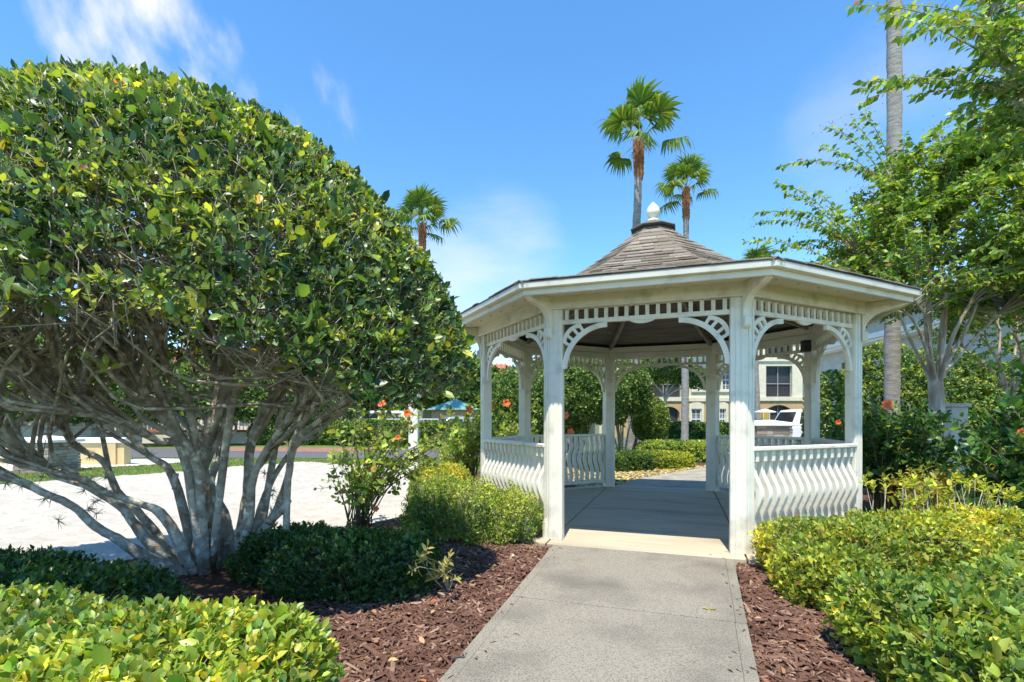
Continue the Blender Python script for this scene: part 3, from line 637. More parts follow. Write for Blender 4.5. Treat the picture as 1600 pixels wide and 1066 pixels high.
# foliage: sprigs on the clipped shell + looser inner layers, twigs back to the branches
def lig_layer(n, sc, bump, seed, zmin=-.10):
    p, nn = superell(n, lc, lr * sc, le, zmin, bump, seed); p[:, 1] = np.where(p[:, 1] > lc[1], lc[1] + BACK * (p[:, 1] - lc[1]), p[:, 1]); return p, nn
LO = np.array((-2.45, 4.0, -.05))
p1, n1 = lig_layer(10500, 1.0, .034, 1); p2, n2 = lig_layer(2400, .93, .07, 2); p3, n3 = lig_layer(500, .80, .10, 3, 0.0)
gap = lambda p, s, thr: lump(p, 2.6, s) > thr                     # thin places where the twigs show
def rim(p, off):                                                   # foliage starts higher on the near and left sides
    right = np.clip((p[:, 0] + 1.7) / .9, 0, 1); return p[:, 2] > 1.62 - .28 * right + .12 * lump(p, 3.0, 44) + off
k1 = ~gap(p1, 11, np.where(p1[:, 2] < 2.1, .80, .85)) & rim(p1, 0); k2 = ~gap(p2, 11, np.where(p2[:, 2] < 2.1, .5, .65)) & rim(p2, .02); k3 = rim(p3, .05); p1, n1, p2, n2, p3, n3 = p1[k1], n1[k1], p2[k2], n2[k2], p3[k3], n3[k3]
up = np.array((0, 0, 1.0))
ax1 = n1 * .8 + up * .35 + rng.normal(0, .35, p1.shape); ax2 = n2 * .6 + up * .3 + rng.normal(0, .5, p2.shape); ax3 = n3 * .5 + up * .3 + rng.normal(0, .7, p3.shape)
def lig_sprig(p, ax, k): 
    L = rng.uniform(.06, .15, len(p)) * np.where(rng.random(len(p)) < .08, 1.6, 1); b = p - norm(ax) * (L * .8)[:, None]; return b, L, sprigs(b - LO, ax, L, k, .041, .0245, .5, 1.2, .2, .38)
b1, L1, s1 = lig_sprig(p1, ax1, 7); b2, L2, s2 = lig_sprig(p2, ax2, 6); b3, L3, s3 = lig_sprig(p3, ax3, 6)
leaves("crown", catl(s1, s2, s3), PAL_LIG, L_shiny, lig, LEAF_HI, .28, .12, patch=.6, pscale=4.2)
allb = np.concatenate([b1, b2, b3]); allt = np.concatenate([b1 + norm(ax1) * L1[:, None], b2 + norm(ax2) * L2[:, None], b3 + norm(ax3) * L3[:, None]])
near = np.array([ends[np.argmin(((ends - q) ** 2).sum(1))] for q in allb]) + rng.normal(0, .07, allb.shape)
pull = allb + (near - allb) * np.minimum(1.0, .28 / np.maximum(1e-6, np.linalg.norm(near - allb, axis=1)))[:, None]
twigs("twigs", np.concatenate([pull, allb]) - LO, np.concatenate([allb, allt]) - LO, .0042, .0022, M_twig, lig)
# bare twiggy tangle below the shell and air plants on the limbs
ti = rng.integers(0, len(ends), 900); q0 = ends[ti]; q1 = q0 + norm(rng.normal(0, 1, (900, 3)) + np.array((0, 0, .35))) * rng.uniform(.12, .36, (900, 1)); q1 = np.array([in_crown(q) for q in q1])
twigs("bare_twigs", q0 - LO, q1 - LO, .0048, .0018, M_twig, lig)
lowl = rng.integers(0, len(ends), 160); pl_ = ends[lowl] + rng.normal(0, .06, (160, 3))
leaves("low_leaves", sprigs(pl_ - LO, rng.normal(0, .6, (160, 3)) + up * .5, .10, 6, .058, .032, .5, 1.2), PAL_LIG, L_shiny, lig)
at_ = []
for _ in range(150):
    i = rng.integers(0, len(anchors) - 1); at_.append(np.array(anchors[i][0]) + rng.normal(0, .05, 3))
for _ in range(120): at_.append(ends[rng.integers(0, len(ends))] + rng.normal(0, .04, 3))
at_ = np.repeat(np.array(at_), 16, 0)
twigs("air_plants", at_ - LO, at_ + norm(rng.normal(size=at_.shape)) * rng.uniform(.03, .075, (len(at_), 1)) - LO, .0026, .0008, M_moss, lig)

# ------------------------------------------------------------------ hedges
PAL_HEDGE = [(.10, .19, .035, 3), (.17, .27, .045, 4), (.29, .37, .055, 3.6), (.41, .43, .06, 1.8), (.46, .38, .05, .4), (.35, .17, .05, .03)]
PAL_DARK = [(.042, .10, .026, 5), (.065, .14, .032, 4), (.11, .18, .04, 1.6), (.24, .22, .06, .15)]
PAL_YEL = [(.24, .30, .04, 3), (.36, .40, .05, 4), (.46, .45, .06, 2), (.13, .22, .04, 2), (.42, .22, .06, .25)]
PAL_BOX = [(.16, .25, .045, 3), (.26, .35, .06, 4), (.36, .42, .08, 2.5), (.08, .15, .03, 1.6)]
PAL_MID = [(.045, .10, .022, 4), (.085, .16, .03, 4), (.15, .23, .04, 2.5), (.24, .29, .05, 1)]
def hedge(name, label, mounds, dens, ll, lw, pal, material=L_shiny, k=7, group=None, tmpl=LEAF_HI, e=3.0, cat="hedge", bump=.06, loose=.35, stems=True, spL=.09, zg=-.06, gapthr=None):
    base = Vector((np.mean([m_[0] for m_ in mounds]), np.mean([m_[1] for m_ in mounds]), zg)); B = np.array(base)
    t = thing(name, label, cat, base, 0, group); Ls = []; st0 = []; st1 = []
    for i, (cx, cy, a, b, h) in enumerate(mounds):
        for sc, dd in ((1.0, 1.0), (.90, .7), (.74, .35)):
            rad = np.array((a, b, h * .62)) * sc; c = (cx, cy, zg + h * .38)
            area = 2 * a * b * math.pi + 3 * (a + b) * h; n = int(area * dens * dd / k)
            p, nn = superell(n, c, rad, e, -.62, bump, i * 7 + int(sc * 10))
            keep = np.ones(len(p), bool)
            for j, (x2, y2, a2, b2_, h2) in enumerate(mounds):
                if j != i: keep &= ~inside(p, (x2, y2, zg + h2 * .38), (a2, b2_, h2 * .62), e, .80)
            keep &= p[:, 2] > zg + .03
            if gapthr is not None: keep &= lump(p, 2.2, 31) < gapthr
            p, nn = p[keep], nn[keep]; ax = nn * .55 + up * .55 + rng.normal(0, loose, p.shape)
            L = rng.uniform(.6, 1.3, len(p)) * spL; bb = p - norm(ax) * (L * .8)[:, None]
            Ls.append(sprigs(bb - B, ax, L, k, ll, lw, .45, 1.15, .2, .22))
            if stems:
                q = rng.random(len(p)) < .5; s0 = np.c_[cx + (p[q, 0] - cx) * .55, cy + (p[q, 1] - cy) * .55, np.maximum(zg, p[q, 2] - .30 * h - .08)]
                st0.append(s0); st1.append(p[q])
    leaves("foliage", catl(*Ls), pal, material, t, tmpl, patch=.4, pscale=3.5)
    if stems: twigs("stems", np.concatenate(st0) - B, np.concatenate(st1) - B, .0045, .0018, M_twig, t)
    return t
# near left hedge (three plants grown together), shaded hedge behind it, dark hedge under the tree
hedge("clipped_hedge", "sunlit yellow green clipped hedge in the near left corner of the picture", [(-1.30, 1.62, .66, .52, .50), (-2.15, 1.75, .62, .60, .48), (-.98, 1.22, .40, .36, .48)], 2700, .040, .0235, PAL_HEDGE, k=7, tmpl=LEAF_HI, bump=.09, loose=.45)
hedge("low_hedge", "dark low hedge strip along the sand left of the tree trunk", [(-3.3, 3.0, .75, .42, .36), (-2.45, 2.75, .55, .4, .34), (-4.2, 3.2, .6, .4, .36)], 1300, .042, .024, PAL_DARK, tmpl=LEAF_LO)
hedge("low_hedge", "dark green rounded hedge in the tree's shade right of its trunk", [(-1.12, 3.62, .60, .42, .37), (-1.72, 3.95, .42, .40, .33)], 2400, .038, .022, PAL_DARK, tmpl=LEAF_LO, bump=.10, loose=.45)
# right hedges
hedge("spreading_hedge", "bright yellow green hedge against the right front railing of the gazebo", [(2.42, 3.72, .48, .42, .42), (3.10, 3.86, .52, .44, .45), (3.85, 4.02, .55, .46, .46), (2.10, 3.32, .30, .34, .36)], 2300, .042, .023, PAL_YEL, L_soft, tmpl=LEAF_LO, loose=.6, spL=.12, bump=.15)
hedge("spreading_hedge", "bright green hedge filling the near right corner beside the path", [(2.02, 2.30, .36, .42, .42), (2.70, 2.50, .42, .36, .42), (3.25, 2.85, .50, .36, .44), (1.92, 1.74, .40, .38, .42), (2.45, 2.05, .4, .4, .44)], 2500, .043, .0235, PAL_HEDGE + [(.36, .40, .06, 2.5)], L_soft, loose=.55, bump=.14, gapthr=.80, tmpl=LEAF_HI, spL=.11)
# upright yellow shoots
t = thing("shrub", "thin upright yellow shoots rising behind the right hedge", "shrub", (3.9, 4.25, -.05)); B = np.array((3.9, 4.25, -.05))
px = rng.uniform(3.0, 4.6, 46); b0 = np.c_[px, 4.05 + .25 * (px - 3.0) * .4 + rng.uniform(-.1, .25, 46), np.full(46, .22)]
b1 = b0 + np.c_[rng.normal(0, .05, 46), rng.normal(0, .05, 46), rng.uniform(.22, .46, 46)]
twigs("stems", b0 - B, b1 - B, .0045, .003, M_twig, t)
leaves("foliage", catl(sprigs(b1 - B - up * .05, np.tile(up, (46, 1)) + rng.normal(0, .2, (46, 3)), .07, 9, .055, .026, .35, 1.2, .1)), [(.38, .42, .05, 3), (.27, .33, .05, 2), (.46, .45, .06, 1)], L_soft, t)

# boxwood by the gazebo
hedge("boxwood_shrub", "loose light green small leaved bush in front of the gazebo's left railing", [(-.42, 5.08, .44, .36, .56), (.02, 4.98, .30, .28, .50), (-.78, 5.25, .35, .35, .58)], 4600, .026, .014, PAL_BOX, L_soft, k=9, tmpl=LEAF_MIN, loose=.85, bump=.28, spL=.17, e=2.0, cat="bush")
hedge("boxwood_shrub", "yellow green clipped bush beyond the gazebo's left front corner", [(-.95, 6.7, .42, .4, .62)], 4000, .027, .015, PAL_YEL, L_soft, k=9, tmpl=LEAF_LO, loose=.4, bump=.08, e=2.6, cat="bush")

# ------------------------------------------------------------------ hibiscus and other open shrubs
M_petal = mat("hibiscus petal", (.75, .12, .035), .5, (.82, .20, .06), 20); M_stamen = mat("stamen", (.8, .45, .10), .6)
fl = MB()
for i in range(5):
    a = i * 2 * math.pi / 5; rows = [(.0, .006, .0), (.022, .020, .018), (.045, .027, .026), (.062, .016, .022)]
    v = []
    for r, w, z in rows:
        for s in (-1, 0, 1): v.append((r * math.cos(a) - s * w * math.sin(a), r * math.sin(a) + s * w * math.cos(a), z + (.004 if s else 0)))
    fl.add(v, [(3 * j + s, 3 * j + s + 1, 3 * j + s + 4, 3 * j + s + 3) for j in range(3) for s in (0, 1)])
flower_me = fl.mesh("flower", M_petal, True)
sm = MB(); sm.tube([(0, 0, 0), (.004, 0, .03), (.01, 0, .055)], [.003, .0025, .004], 5, 2); stamen_me = sm.mesh("stamen", M_stamen)
def flower(parent, loc, sc=1.0):
    o = link("flower", flower_me, parent, loc); d = (Vector((0, 0, CAMH)) - (Vector(parent.location) + Vector(loc))); d += Vector((random.uniform(-2, 2), random.uniform(-2, 2), random.uniform(0, 2)))
    o.rotation_euler = d.to_track_quat('Z', 'Y').to_euler(); sc *= .74; o.scale = (sc, sc, sc); link("stamen", stamen_me, o); return o
def open_shrub(name, label, base, targets, nst, ll, lw, pal, flowers=(), k=7, per=4, cat="shrub", group=None, material=L_soft, stemr=.010, spL=.16, stemmat=M_gstem, sag=.12):
    # targets: list of ellipsoids (cx,cy,cz,a,b,c) in world coordinates
    t = thing(name, label, cat, base, 0, group); B = np.array(base); sm = MB(); SP = []; AX = []
    for i in range(nst):
        cx, cy, cz, a, b, c = targets[i % len(targets)]; d = norm(rng.normal(size=3)) * rng.uniform(.35, 1) ** .5
        e = np.array((cx, cy, cz)) + d * np.array((a, b, c)); e[2] = max(e[2], base[2] + .15)
        s = np.array(base) + np.r_[rng.normal(0, .05, 2), 0]; v = e - s; mid = s + v * .5 + np.r_[-v[:2] * .15, sag * np.linalg.norm(v) * .6] + rng.normal(0, .03, 3)
        sm.tube([Vector(s - B), Vector(mid - B), Vector(e - B)], [stemr, stemr * .7, stemr * .3], 5, 4)
        for f_ in np.linspace(.45, 1, per):
            q = (1 - f_) ** 2 * s + 2 * f_ * (1 - f_) * mid + f_ ** 2 * e; tang = 2 * (1 - f_) * (mid - s) + 2 * f_ * (e - mid)
            ax = norm(tang) + rng.normal(0, .55, 3) + up * .2; SP.append(q); AX.append(ax)
    SP = np.array(SP); AX = np.array(AX); L = rng.uniform(.6, 1.3, len(SP)) * spL
    sm.build("stems", stemmat, t, True); twigs("twigs", SP - B, SP + norm(AX) * L[:, None] - B, .0032, .0018, stemmat, t)
    leaves("foliage", sprigs(SP - B, AX, L, k, ll, lw, .5, 1.25, .2, .25), pal, material, t, LEAF_HI, .25, .2)
    for f_ in flowers: flower(t, Vector(f_[:3]) - Vector(base), f_[3] if len(f_) > 3 else 1.0)
    return t
PAL_HIB = [(.15, .25, .04, 3), (.26, .36, .06, 4), (.38, .44, .08, 3), (.07, .14, .03, 1.5), (.38, .22, .06, .3)]
PAL_HIBD = [(.035, .10, .028, 4), (.06, .15, .035, 4), (.12, .22, .04, 2), (.24, .30, .05, .8)]
def W(px, py, d): return tuple(P(px, py, d))
b = G(562, 822, -.05)
open_shrub("hibiscus_shrub", "sparse hibiscus with orange flowers in front of the white post and sand", (b.x, b.y, -.05),
    [(*W(560, 690, 5.5), .45, .35, .32), (*W(650, 700, 5.4), .42, .35, .40), (*W(690, 690, 5.6), .25, .3, .3), (*W(545, 740, 5.3), .35, .3, .2), (*W(620, 655, 5.6), .4, .3, .16)], 58, .064, .042, PAL_HIB,
    [(*W(597, 632, 5.3), .95), (*W(636, 646, 5.25), .9), (*W(622, 684, 5.3), .6), (*W(588, 795, 5.1), .7)], k=6, per=4, stemr=.008)
open_shrub("hibiscus_shrub", "bright green hibiscus beside the gazebo's left corner post", (-.62, 7.3, -.05),
    [(-.72, 7.2, 1.0, .32, .35, .42), (-.95, 7.3, .75, .3, .3, .4), (-.45, 7.5, 1.2, .3, .3, .3)], 40, .06, .040, PAL_HIB + [(.36, .40, .06, 3)], [(*W(733, 640, 7.0), 1.2), (*W(768, 634, 7.6), 1.0)], k=8, per=5)
open_shrub("hibiscus_shrub", "leafy hibiscus with orange flowers seen through the gazebo's left arches", (.35, 9.4, -.05),
    [(.2, 9.4, .9, .5, .4, .5), (.7, 9.5, .6, .5, .4, .4), (-.2, 9.3, .7, .4, .4, .45)], 44, .06, .040, PAL_HIB, [(*W(791, 630, 9.0), 1.6), (*W(766, 640, 9.0), 1.3), (*W(884, 650, 9.1), 1.5), (*W(892, 675, 9.0), 1.4)], k=8, per=5)
b = G(1372, 800, -.05)
open_shrub("hibiscus_shrub", "dark green hibiscus with orange flowers behind the right front railing", (4.55, 6.1, -.05),
    [(4.6, 6.0, .85, .75, .5, .5), (5.1, 6.2, .7, .6, .5, .5), (4.75, 6.8, .95, .4, .4, .4), (4.6, 5.9, 1.05, .45, .4, .25)], 110, .075, .040, PAL_HIBD, [(*W(1387, 633, 5.8), 1.3), (*W(1330, 649, 7.2), 1.2), (*W(1310, 660, 7.3), .8)], k=9, per=6, material=L_shiny, spL=.2)
open_shrub("broadleaf_shrub", "large dark green broad leaved shrub at the right edge of the picture", (5.35, 4.95, -.05),
    [(5.1, 4.9, .9, .55, .5, .6), (5.6, 5.0, 1.2, .6, .5, .5), (4.75, 4.8, .55, .4, .4, .45), (5.5, 4.8, .6, .6, .5, .5)], 95, .095, .058, PAL_HIBD, [(*W(1596, 676, 4.9), 1.0)], k=8, per=5, material=L_shiny, spL=.24)
open_shrub("croton_shrub", "small yellow and green leaved shrub at the foot of the pale barked tree", (4.75, 5.55, -.05),
    [(4.75, 5.5, .42, .5, .3, .22), (5.15, 5.6, .5, .35, .3, .25), (4.35, 5.35, .35, .3, .3, .18)], 50, .07, .026, [(.30, .30, .05, 3), (.42, .34, .06, 2), (.16, .22, .04, 3), (.40, .20, .05, .8)], k=9, per=4, spL=.14)
open_shrub("young_shrub", "tiny yellow leaved sapling in the mulch left of the path", tuple(G(690, 925, -.05)),
    [(*W(668, 880, 3.25), .06, .06, .08), (*W(690, 892, 3.2), .06, .06, .06)], 7, .05, .020, [(.33, .33, .08, 2), (.40, .35, .10, 2)], k=7, per=2, spL=.07, stemr=.005, stemmat=M_twig)

# ------------------------------------------------------------------ crape myrtles
PAL_CR = [(.08, .17, .03, 3), (.14, .26, .045, 5), (.23, .35, .055, 4), (.34, .42, .07, 1.6), (.33, .15, .05, .08)]
M_seed = mat("seed heads", (.20, .13, .07), .8, (.30, .24, .08), 20)
def crape(name, label, base, fork, limbs, shoots, ll, lw, bark_r, seeds=True, droop=.55):
    t = thing(name, label, "tree", base); B = Vector(base); tm = MB()
    tm.tube([Vector((0, 0, -.05)), (fork - B) * .5 + Vector((.03, .0, 0)), fork - B + Vector((0, 0, -.12)), fork - B + Vector((0, 0, .10))], [bark_r * 1.2, bark_r * .95, bark_r * .98, bark_r * .45], 12, 5, .04)
    lim = MB(); anch = []
    for e, r in limbs:
        c1 = fork.lerp(e, .35) + Vector((random.uniform(-.1, .1), random.uniform(-.1, .1), .1)); c2 = fork.lerp(e, .7) + Vector((random.uniform(-.15, .15), random.uniform(-.15, .15), .12))
        dh = Vector((e.x - fork.x, e.y - fork.y, 0)).normalized() * bark_r; r = r * .72; lim.tube([fork - B + dh * .35 + Vector((0, 0, -.30)), fork - B + dh * .7 + Vector((0, 0, -.02)), c1 - B, c2 - B, e - B], [r * .9, r * 1.05, r * .8, r * .6, r * .3], 8, 5, .06)
        for a, b_ in ((c1, c2), (c2, e)):
            for f_ in (0.2, .5, .8, 1): anch.append((a.lerp(b_, f_), (b_ - a).normalized()))
    tm.build("trunk", M_crape, t, True); lim.build("limbs", M_crape, t, True)
    sh = MB(); Pp = []; D = []; N = []; sp = []
    for i in range(len(shoots)):
        e = shoots[i]; best = min(anch, key=lambda q: (q[0] - e).length + random.uniform(0, .8) + .6 * max(0, q[0].z - e.z)); a = best[0]
        v = e - a; Ln = v.length; h = Vector((v.x, v.y, 0)); mid = a + v * .55 + Vector((0, 0, droop * .45 * Ln)); 
        if Ln < .2: continue
        pts = []
        for k in range(13):
            f_ = k / 12; pts.append(a * (1 - f_) ** 2 + mid * 2 * f_ * (1 - f_) + e * f_ ** 2)
        sh.tube([p - B for p in pts[::3]], [.012, .009, .006, .004, .002], 4, 2)
        nl = int(Ln / (ll * .30)); side = Vector((v.y, -v.x, 0)).normalized() if h.length > .1 else Vector((1, 0, 0))
        for q in range(nl):
            f_ = .18 + .82 * q / nl; p = a * (1 - f_) ** 2 + mid * 2 * f_ * (1 - f_) + e * f_ ** 2; tg = ((mid - a) * (1 - f_) + (e - mid) * f_).normalized()
            s = 1 if q % 2 else -1; d = (side * s * .85 + tg * .35 + Vector((0, 0, -.35)) + Vector(rng.normal(0, .38, 3))).normalized()
            Pp.append(p - B); D.append(d); N.append(Vector((0, 0, 1)) + side * s * .5 + Vector(rng.normal(0, .75, 3)))
        if seeds and random.random() < .35: sp.append(e - B)
    sh.build("shoots", M_twig, t)
    n = len(Pp); sz = np.exp(rng.normal(0, .2, n))
    leaves("crown", [np.array(Pp), norm(np.array(D)), norm(np.array(N)), ll * sz, lw * sz], PAL_CR, L_soft, t, LEAF_LO, .2, .15)
    if sp:
        c = np.repeat(np.array(sp), 22, 0); c = c + rng.normal(0, .075, c.shape); r = rng.uniform(.006, .012, len(c))
        oct_ = np.array([(1, 0, 0), (-1, 0, 0), (0, 1, 0), (0, -1, 0), (0, 0, 1), (0, 0, -1)], float); tri = np.array([(0, 2, 4), (2, 1, 4), (1, 3, 4), (3, 0, 4), (2, 0, 5), (1, 2, 5), (3, 1, 5), (0, 3, 5)])
        V = c[:, None] + oct_[None] * r[:, None, None]; rmesh("seed_heads", V.reshape(-1, 3), (tri[None] + (np.arange(len(c)) * 6)[:, None, None]).reshape(-1, 3), None, M_seed, t)
    return t
cb = Vector((*G(1462, 775, -.05)[:2], -.05)); cd = cb.y; fk = P(1462, 592, cd)
lims = [(P(x, y, cd + dd), r) for x, y, dd, r in [(1385, 470, -.5, .042), (1410, 380, .5, .044), (1448, 350, -.2, .046), (1490, 330, .6, .044), (1540, 420, -.7, .046), (1580, 470, .3, .042), (1345, 400, .2, .036), (1500, 270, 0, .04), (1430, 470, -1.1, .032), (1600, 340, .4, .04), (1400, 300, .4, .034)]]
shoots = []
for _ in range(1000):
    d = norm(rng.normal(size=3)); d[2] = abs(d[2]) * .9 - .15; s = rng.uniform(.45, 1.0) ** .6
    shoots.append(Vector((cb.x + .45 + d[0] * 2.35 * s, cd + d[1] * 2.1 * s, 3.35 + d[2] * 3.5 * s)))
shoots += [P(x, y, cd + dd) for x, y, dd in [(1163, 378, -.4), (1200, 395, .3), (1182, 332, 0), (1180, 348, .2), (1212, 262, .1), (1210, 285, -.2), (1222, 300, .4), (1290, 198, .2), (1330, 190, .3), (1250, 410, -.5), (1240, 380, .2), (1280, 230, 0), (1350, 178, -.3), (1300, 330, -.6), (1260, 350, .3), (1225, 330, -.3), (1290, 400, .5), (1310, 260, .2), (1270, 300, -.5), (1330, 430, -.7), (1300, 440, -.4), (1350, 460, .2)]]
crape("crape_myrtle", "vase shaped pale barked tree with arching leafy sprays over the gazebo's right eave", cb, fk, lims, shoots, .088, .052, .105)
# nearer crape myrtle whose branches hang in from the top right
c2 = Vector((5.75, 4.3, -.05)); f2 = Vector((5.75, 4.3, 2.0))
l2 = [(Vector((4.9, 4.5, 4.6)), .05), (Vector((5.3, 4.2, 5.4)), .05), (Vector((6.4, 4.6, 5.2)), .05), (Vector((4.6, 4.9, 5.2)), .04), (Vector((5.9, 3.6, 5.0)), .04), (Vector((5.1, 5.0, 4.3)), .04)]
sh2 = [P(x, y, d) for x, y, d in [(1328, 8, 4.8), (1340, 165, 4.7), (1335, 140, 5.0), (1345, 130, 4.6), (1400, 60, 4.4), (1420, 150, 4.9), (1440, 30, 4.9), (1470, 110, 4.5), (1480, 190, 4.8), (1500, 60, 5.1), (1520, 180, 4.6), (1540, 120, 4.9), (1560, 40, 4.4), (1580, 200, 5.1), (1590, 140, 4.6), (1470, 20, 4.6), (1390, 10, 5.0), (1380, 20, 4.5), (1560, 240, 4.9), (1600, 260, 4.9), (1510, 20, 4.7), (1450, 70, 5.2), (1530, 230, 5.2), (1495, 140, 5.2)]]
for _ in range(380):
    d = norm(rng.normal(size=3)); s = rng.uniform(.4, 1) ** .6; q = Vector((5.7 + d[0] * 1.5 * s, 4.6 + d[1] * 1.2 * s, 4.75 + d[2] * 1.5 * s))
    sh2.append(q)
crape("crape_myrtle", "leafy branches of a nearer tree hanging in at the top right corner", c2, f2, l2, sh2, .082, .046, .11, False, .3)
c3 = Vector((9.6, 9.6, -.05)); f3 = Vector((9.6, 9.6, 1.55))
l3 = [(Vector((9.1, 9.6, 3.0)), .045), (Vector((9.9, 9.8, 3.2)), .045), (Vector((9.4, 9.2, 3.3)), .04), (Vector((10.2, 9.5, 2.9)), .04), (Vector((9.5, 10, 3.4)), .04), (Vector((8.8, 9.9, 2.8)), .03)]
sh3 = []
for _ in range(300):
    d = norm(rng.normal(size=3)); s = rng.uniform(.3, 1) ** .6; sh3.append(Vector((9.6 + d[0] * 1.7 * s, 9.6 + d[1] * 1.3 * s, 3.3 + d[2] * 1.5 * s)))
crape("crape_myrtle", "smaller pale stemmed tree in front of the white building at the right edge", c3, f3, l3, sh3, .07, .038, .08, False, .3)

# ------------------------------------------------------------------ palms
PAL_PALM = [(.065, .135, .028, 3), (.11, .19, .04, 3), (.18, .25, .06, 1.5)]
def frond_mesh(seed):
    r = np.random.default_rng(seed); V = []; T = []; C = []
    def ad(v, t, c): o = len(V); V.extend(v); T.extend([tuple(i + o for i in q) for q in t]); C.extend([c] * len(v))
    pl_ = 1.0; zz = lambda x: -.10 * x * x
    for i in range(4):
        x0, x1 = pl_ * i / 4, pl_ * (i + 1) / 4
        ad([(x0, -.014, zz(x0)), (x0, .014, zz(x0)), (x1, .014, zz(x1)), (x1, -.014, zz(x1))], [(0, 1, 2), (0, 2, 3)], (.20, .24, .06))
    nseg = 26; c0 = np.array((pl_, 0, zz(pl_)))
    for i in range(nseg):
        a = R_(-128 + 256 * i / (nseg - 1)) + r.normal(0, .02); ln = (.60 + .22 * math.cos(a * .6)) * r.uniform(.85, 1.1)
        dx = np.array((math.cos(a), math.sin(a), .06 - .10 * abs(math.sin(a)))); sd = np.array((-math.sin(a), math.cos(a), 0)); v = []
        dr = r.uniform(.35, .75); kink = r.uniform(.55, .75)
        for f_, w in ((0, .004), (.35, .036), (.62, .046), (.82, .026), (1.0, .003)):
            z = -dr * max(0, f_ - kink) ** 1.3 * 3.0 * ln - .07 * f_ * f_; cxy = c0 + dx * ln * (f_ if f_ < kink else kink + (f_ - kink) * .65) + np.array((0, 0, z))
            v += [cxy - sd * w + (0, 0, .012 * (i % 2)), cxy + sd * w + (0, 0, .012 * ((i + 1) % 2))]
        c = PAL_PALM[r.choice(3, p=[.45, .4, .15])][:3]
        ad([tuple(x) for x in v], [q for j in range(4) for q in ((2 * j, 2 * j + 1, 2 * j + 3), (2 * j, 2 * j + 3, 2 * j + 2))], tuple(x * r.uniform(.85, 1.2) for x in c))
    me = bpy.data.meshes.new("frond"); me.from_pydata([tuple(map(float, p)) for p in V], [], T); me.update()
    at = me.attributes.new("Col", 'FLOAT_COLOR', 'POINT'); at.data.foreach_set("color", np.c_[np.array(C), np.ones(len(C))].astype(np.float32).ravel()); me.materials.append(L_soft)
    return me
FR = [frond_mesh(i) for i in range(4)]
def palm(label, base, top, rb, rt, scale=1.0, n=20, seed=0, boots=1.1):
    r = random.Random(seed); t = thing("fan_palm", label, "palm", base, 0, "tall fan palms"); B = Vector(base); tp = Vector(top) - B
    m = MB(); mid = tp * .5 + Vector((r.uniform(-.15, .15), 0, 0)); m.tube([Vector((0, 0, -.1)), Vector((0, 0, .35)), tp * .25, mid, tp * .8, tp], [rb * 1.25, rb, rb * .95, (rb + rt) / 2, rt * 1.02, rt * .95], 12, 26, .07)
    m.build("trunk", M_palm, t, True)
    bm = MB()
    for i in range(70):
        a = i * 2.4; z = -boots * (i / 70) ** .8; rr = rt * (.85 + .22 * (1 - i / 70)); p = tp + Vector((math.cos(a) * rr * .8, math.sin(a) * rr * .8, z - .08)); q = tp + Vector((math.cos(a) * rr * 1.5, math.sin(a) * rr * 1.5, z + .16 + .1 * r.random()))
        bm.tube([p, p.lerp(q, .6) + Vector((0, 0, .04)), q], [.055 * scale, .045 * scale, .02 * scale], 4, 2)
    bm.tube([tp + Vector((0, 0, -boots)), tp + Vector((0, 0, .1))], [rt * .98, rt * 1.05], 10, 1); bm.build("boots", M_boot, t)
    for i in range(n):
        f_ = i / n; o = link("frond", FR[r.randrange(4)], t, tp + Vector((0, 0, .12 - .15 * f_)))
        pitch = 80 - 98 * f_ ** 1.2 + r.uniform(-8, 8)
        o.rotation_euler = (R_(r.uniform(-25, 25)), R_(-pitch), i * 2.39996 + r.uniform(-.2, .2) + seed); s = scale * r.uniform(.85, 1.12); o.scale = (s, s, s)
    return t
def palm_at(label, px, d, ytop, pxtop, rb, rt, scale, n, seed, boots):
    b = P(px, 657.5, d); tp = P(pxtop, ytop, d); return palm(label, (b.x, b.y, -.1), tuple(tp), rb, rt, scale, n, seed, boots)
palm_at("tallest palm in view, crown left of the gazebo's finial", 988, 17.5, 222, 998, .185, .13, .98, 13, 1, 1.3)
palm_at("palm with orange brown boots, crown right of the gazebo's finial", 1070, 27, 296, 1072, .20, .15, 1.05, 16, 4, 1.7)
palm_at("palm rising behind the big clipped tree's right shoulder", 655, 30, 352, 660, .22, .17, 1.25, 17, 9, 1.6)
palm_at("thick grey palm trunk right of the gazebo running out of the picture's top", 1394, 10.8, -420, 1396, .15, .13, 1.3, 18, 5, 1.2)
palm_at("slender far palm trunk in front of the tan building's right bay", 1184, 30, 425, 1180, .17, .13, .9, 14, 7, .9)

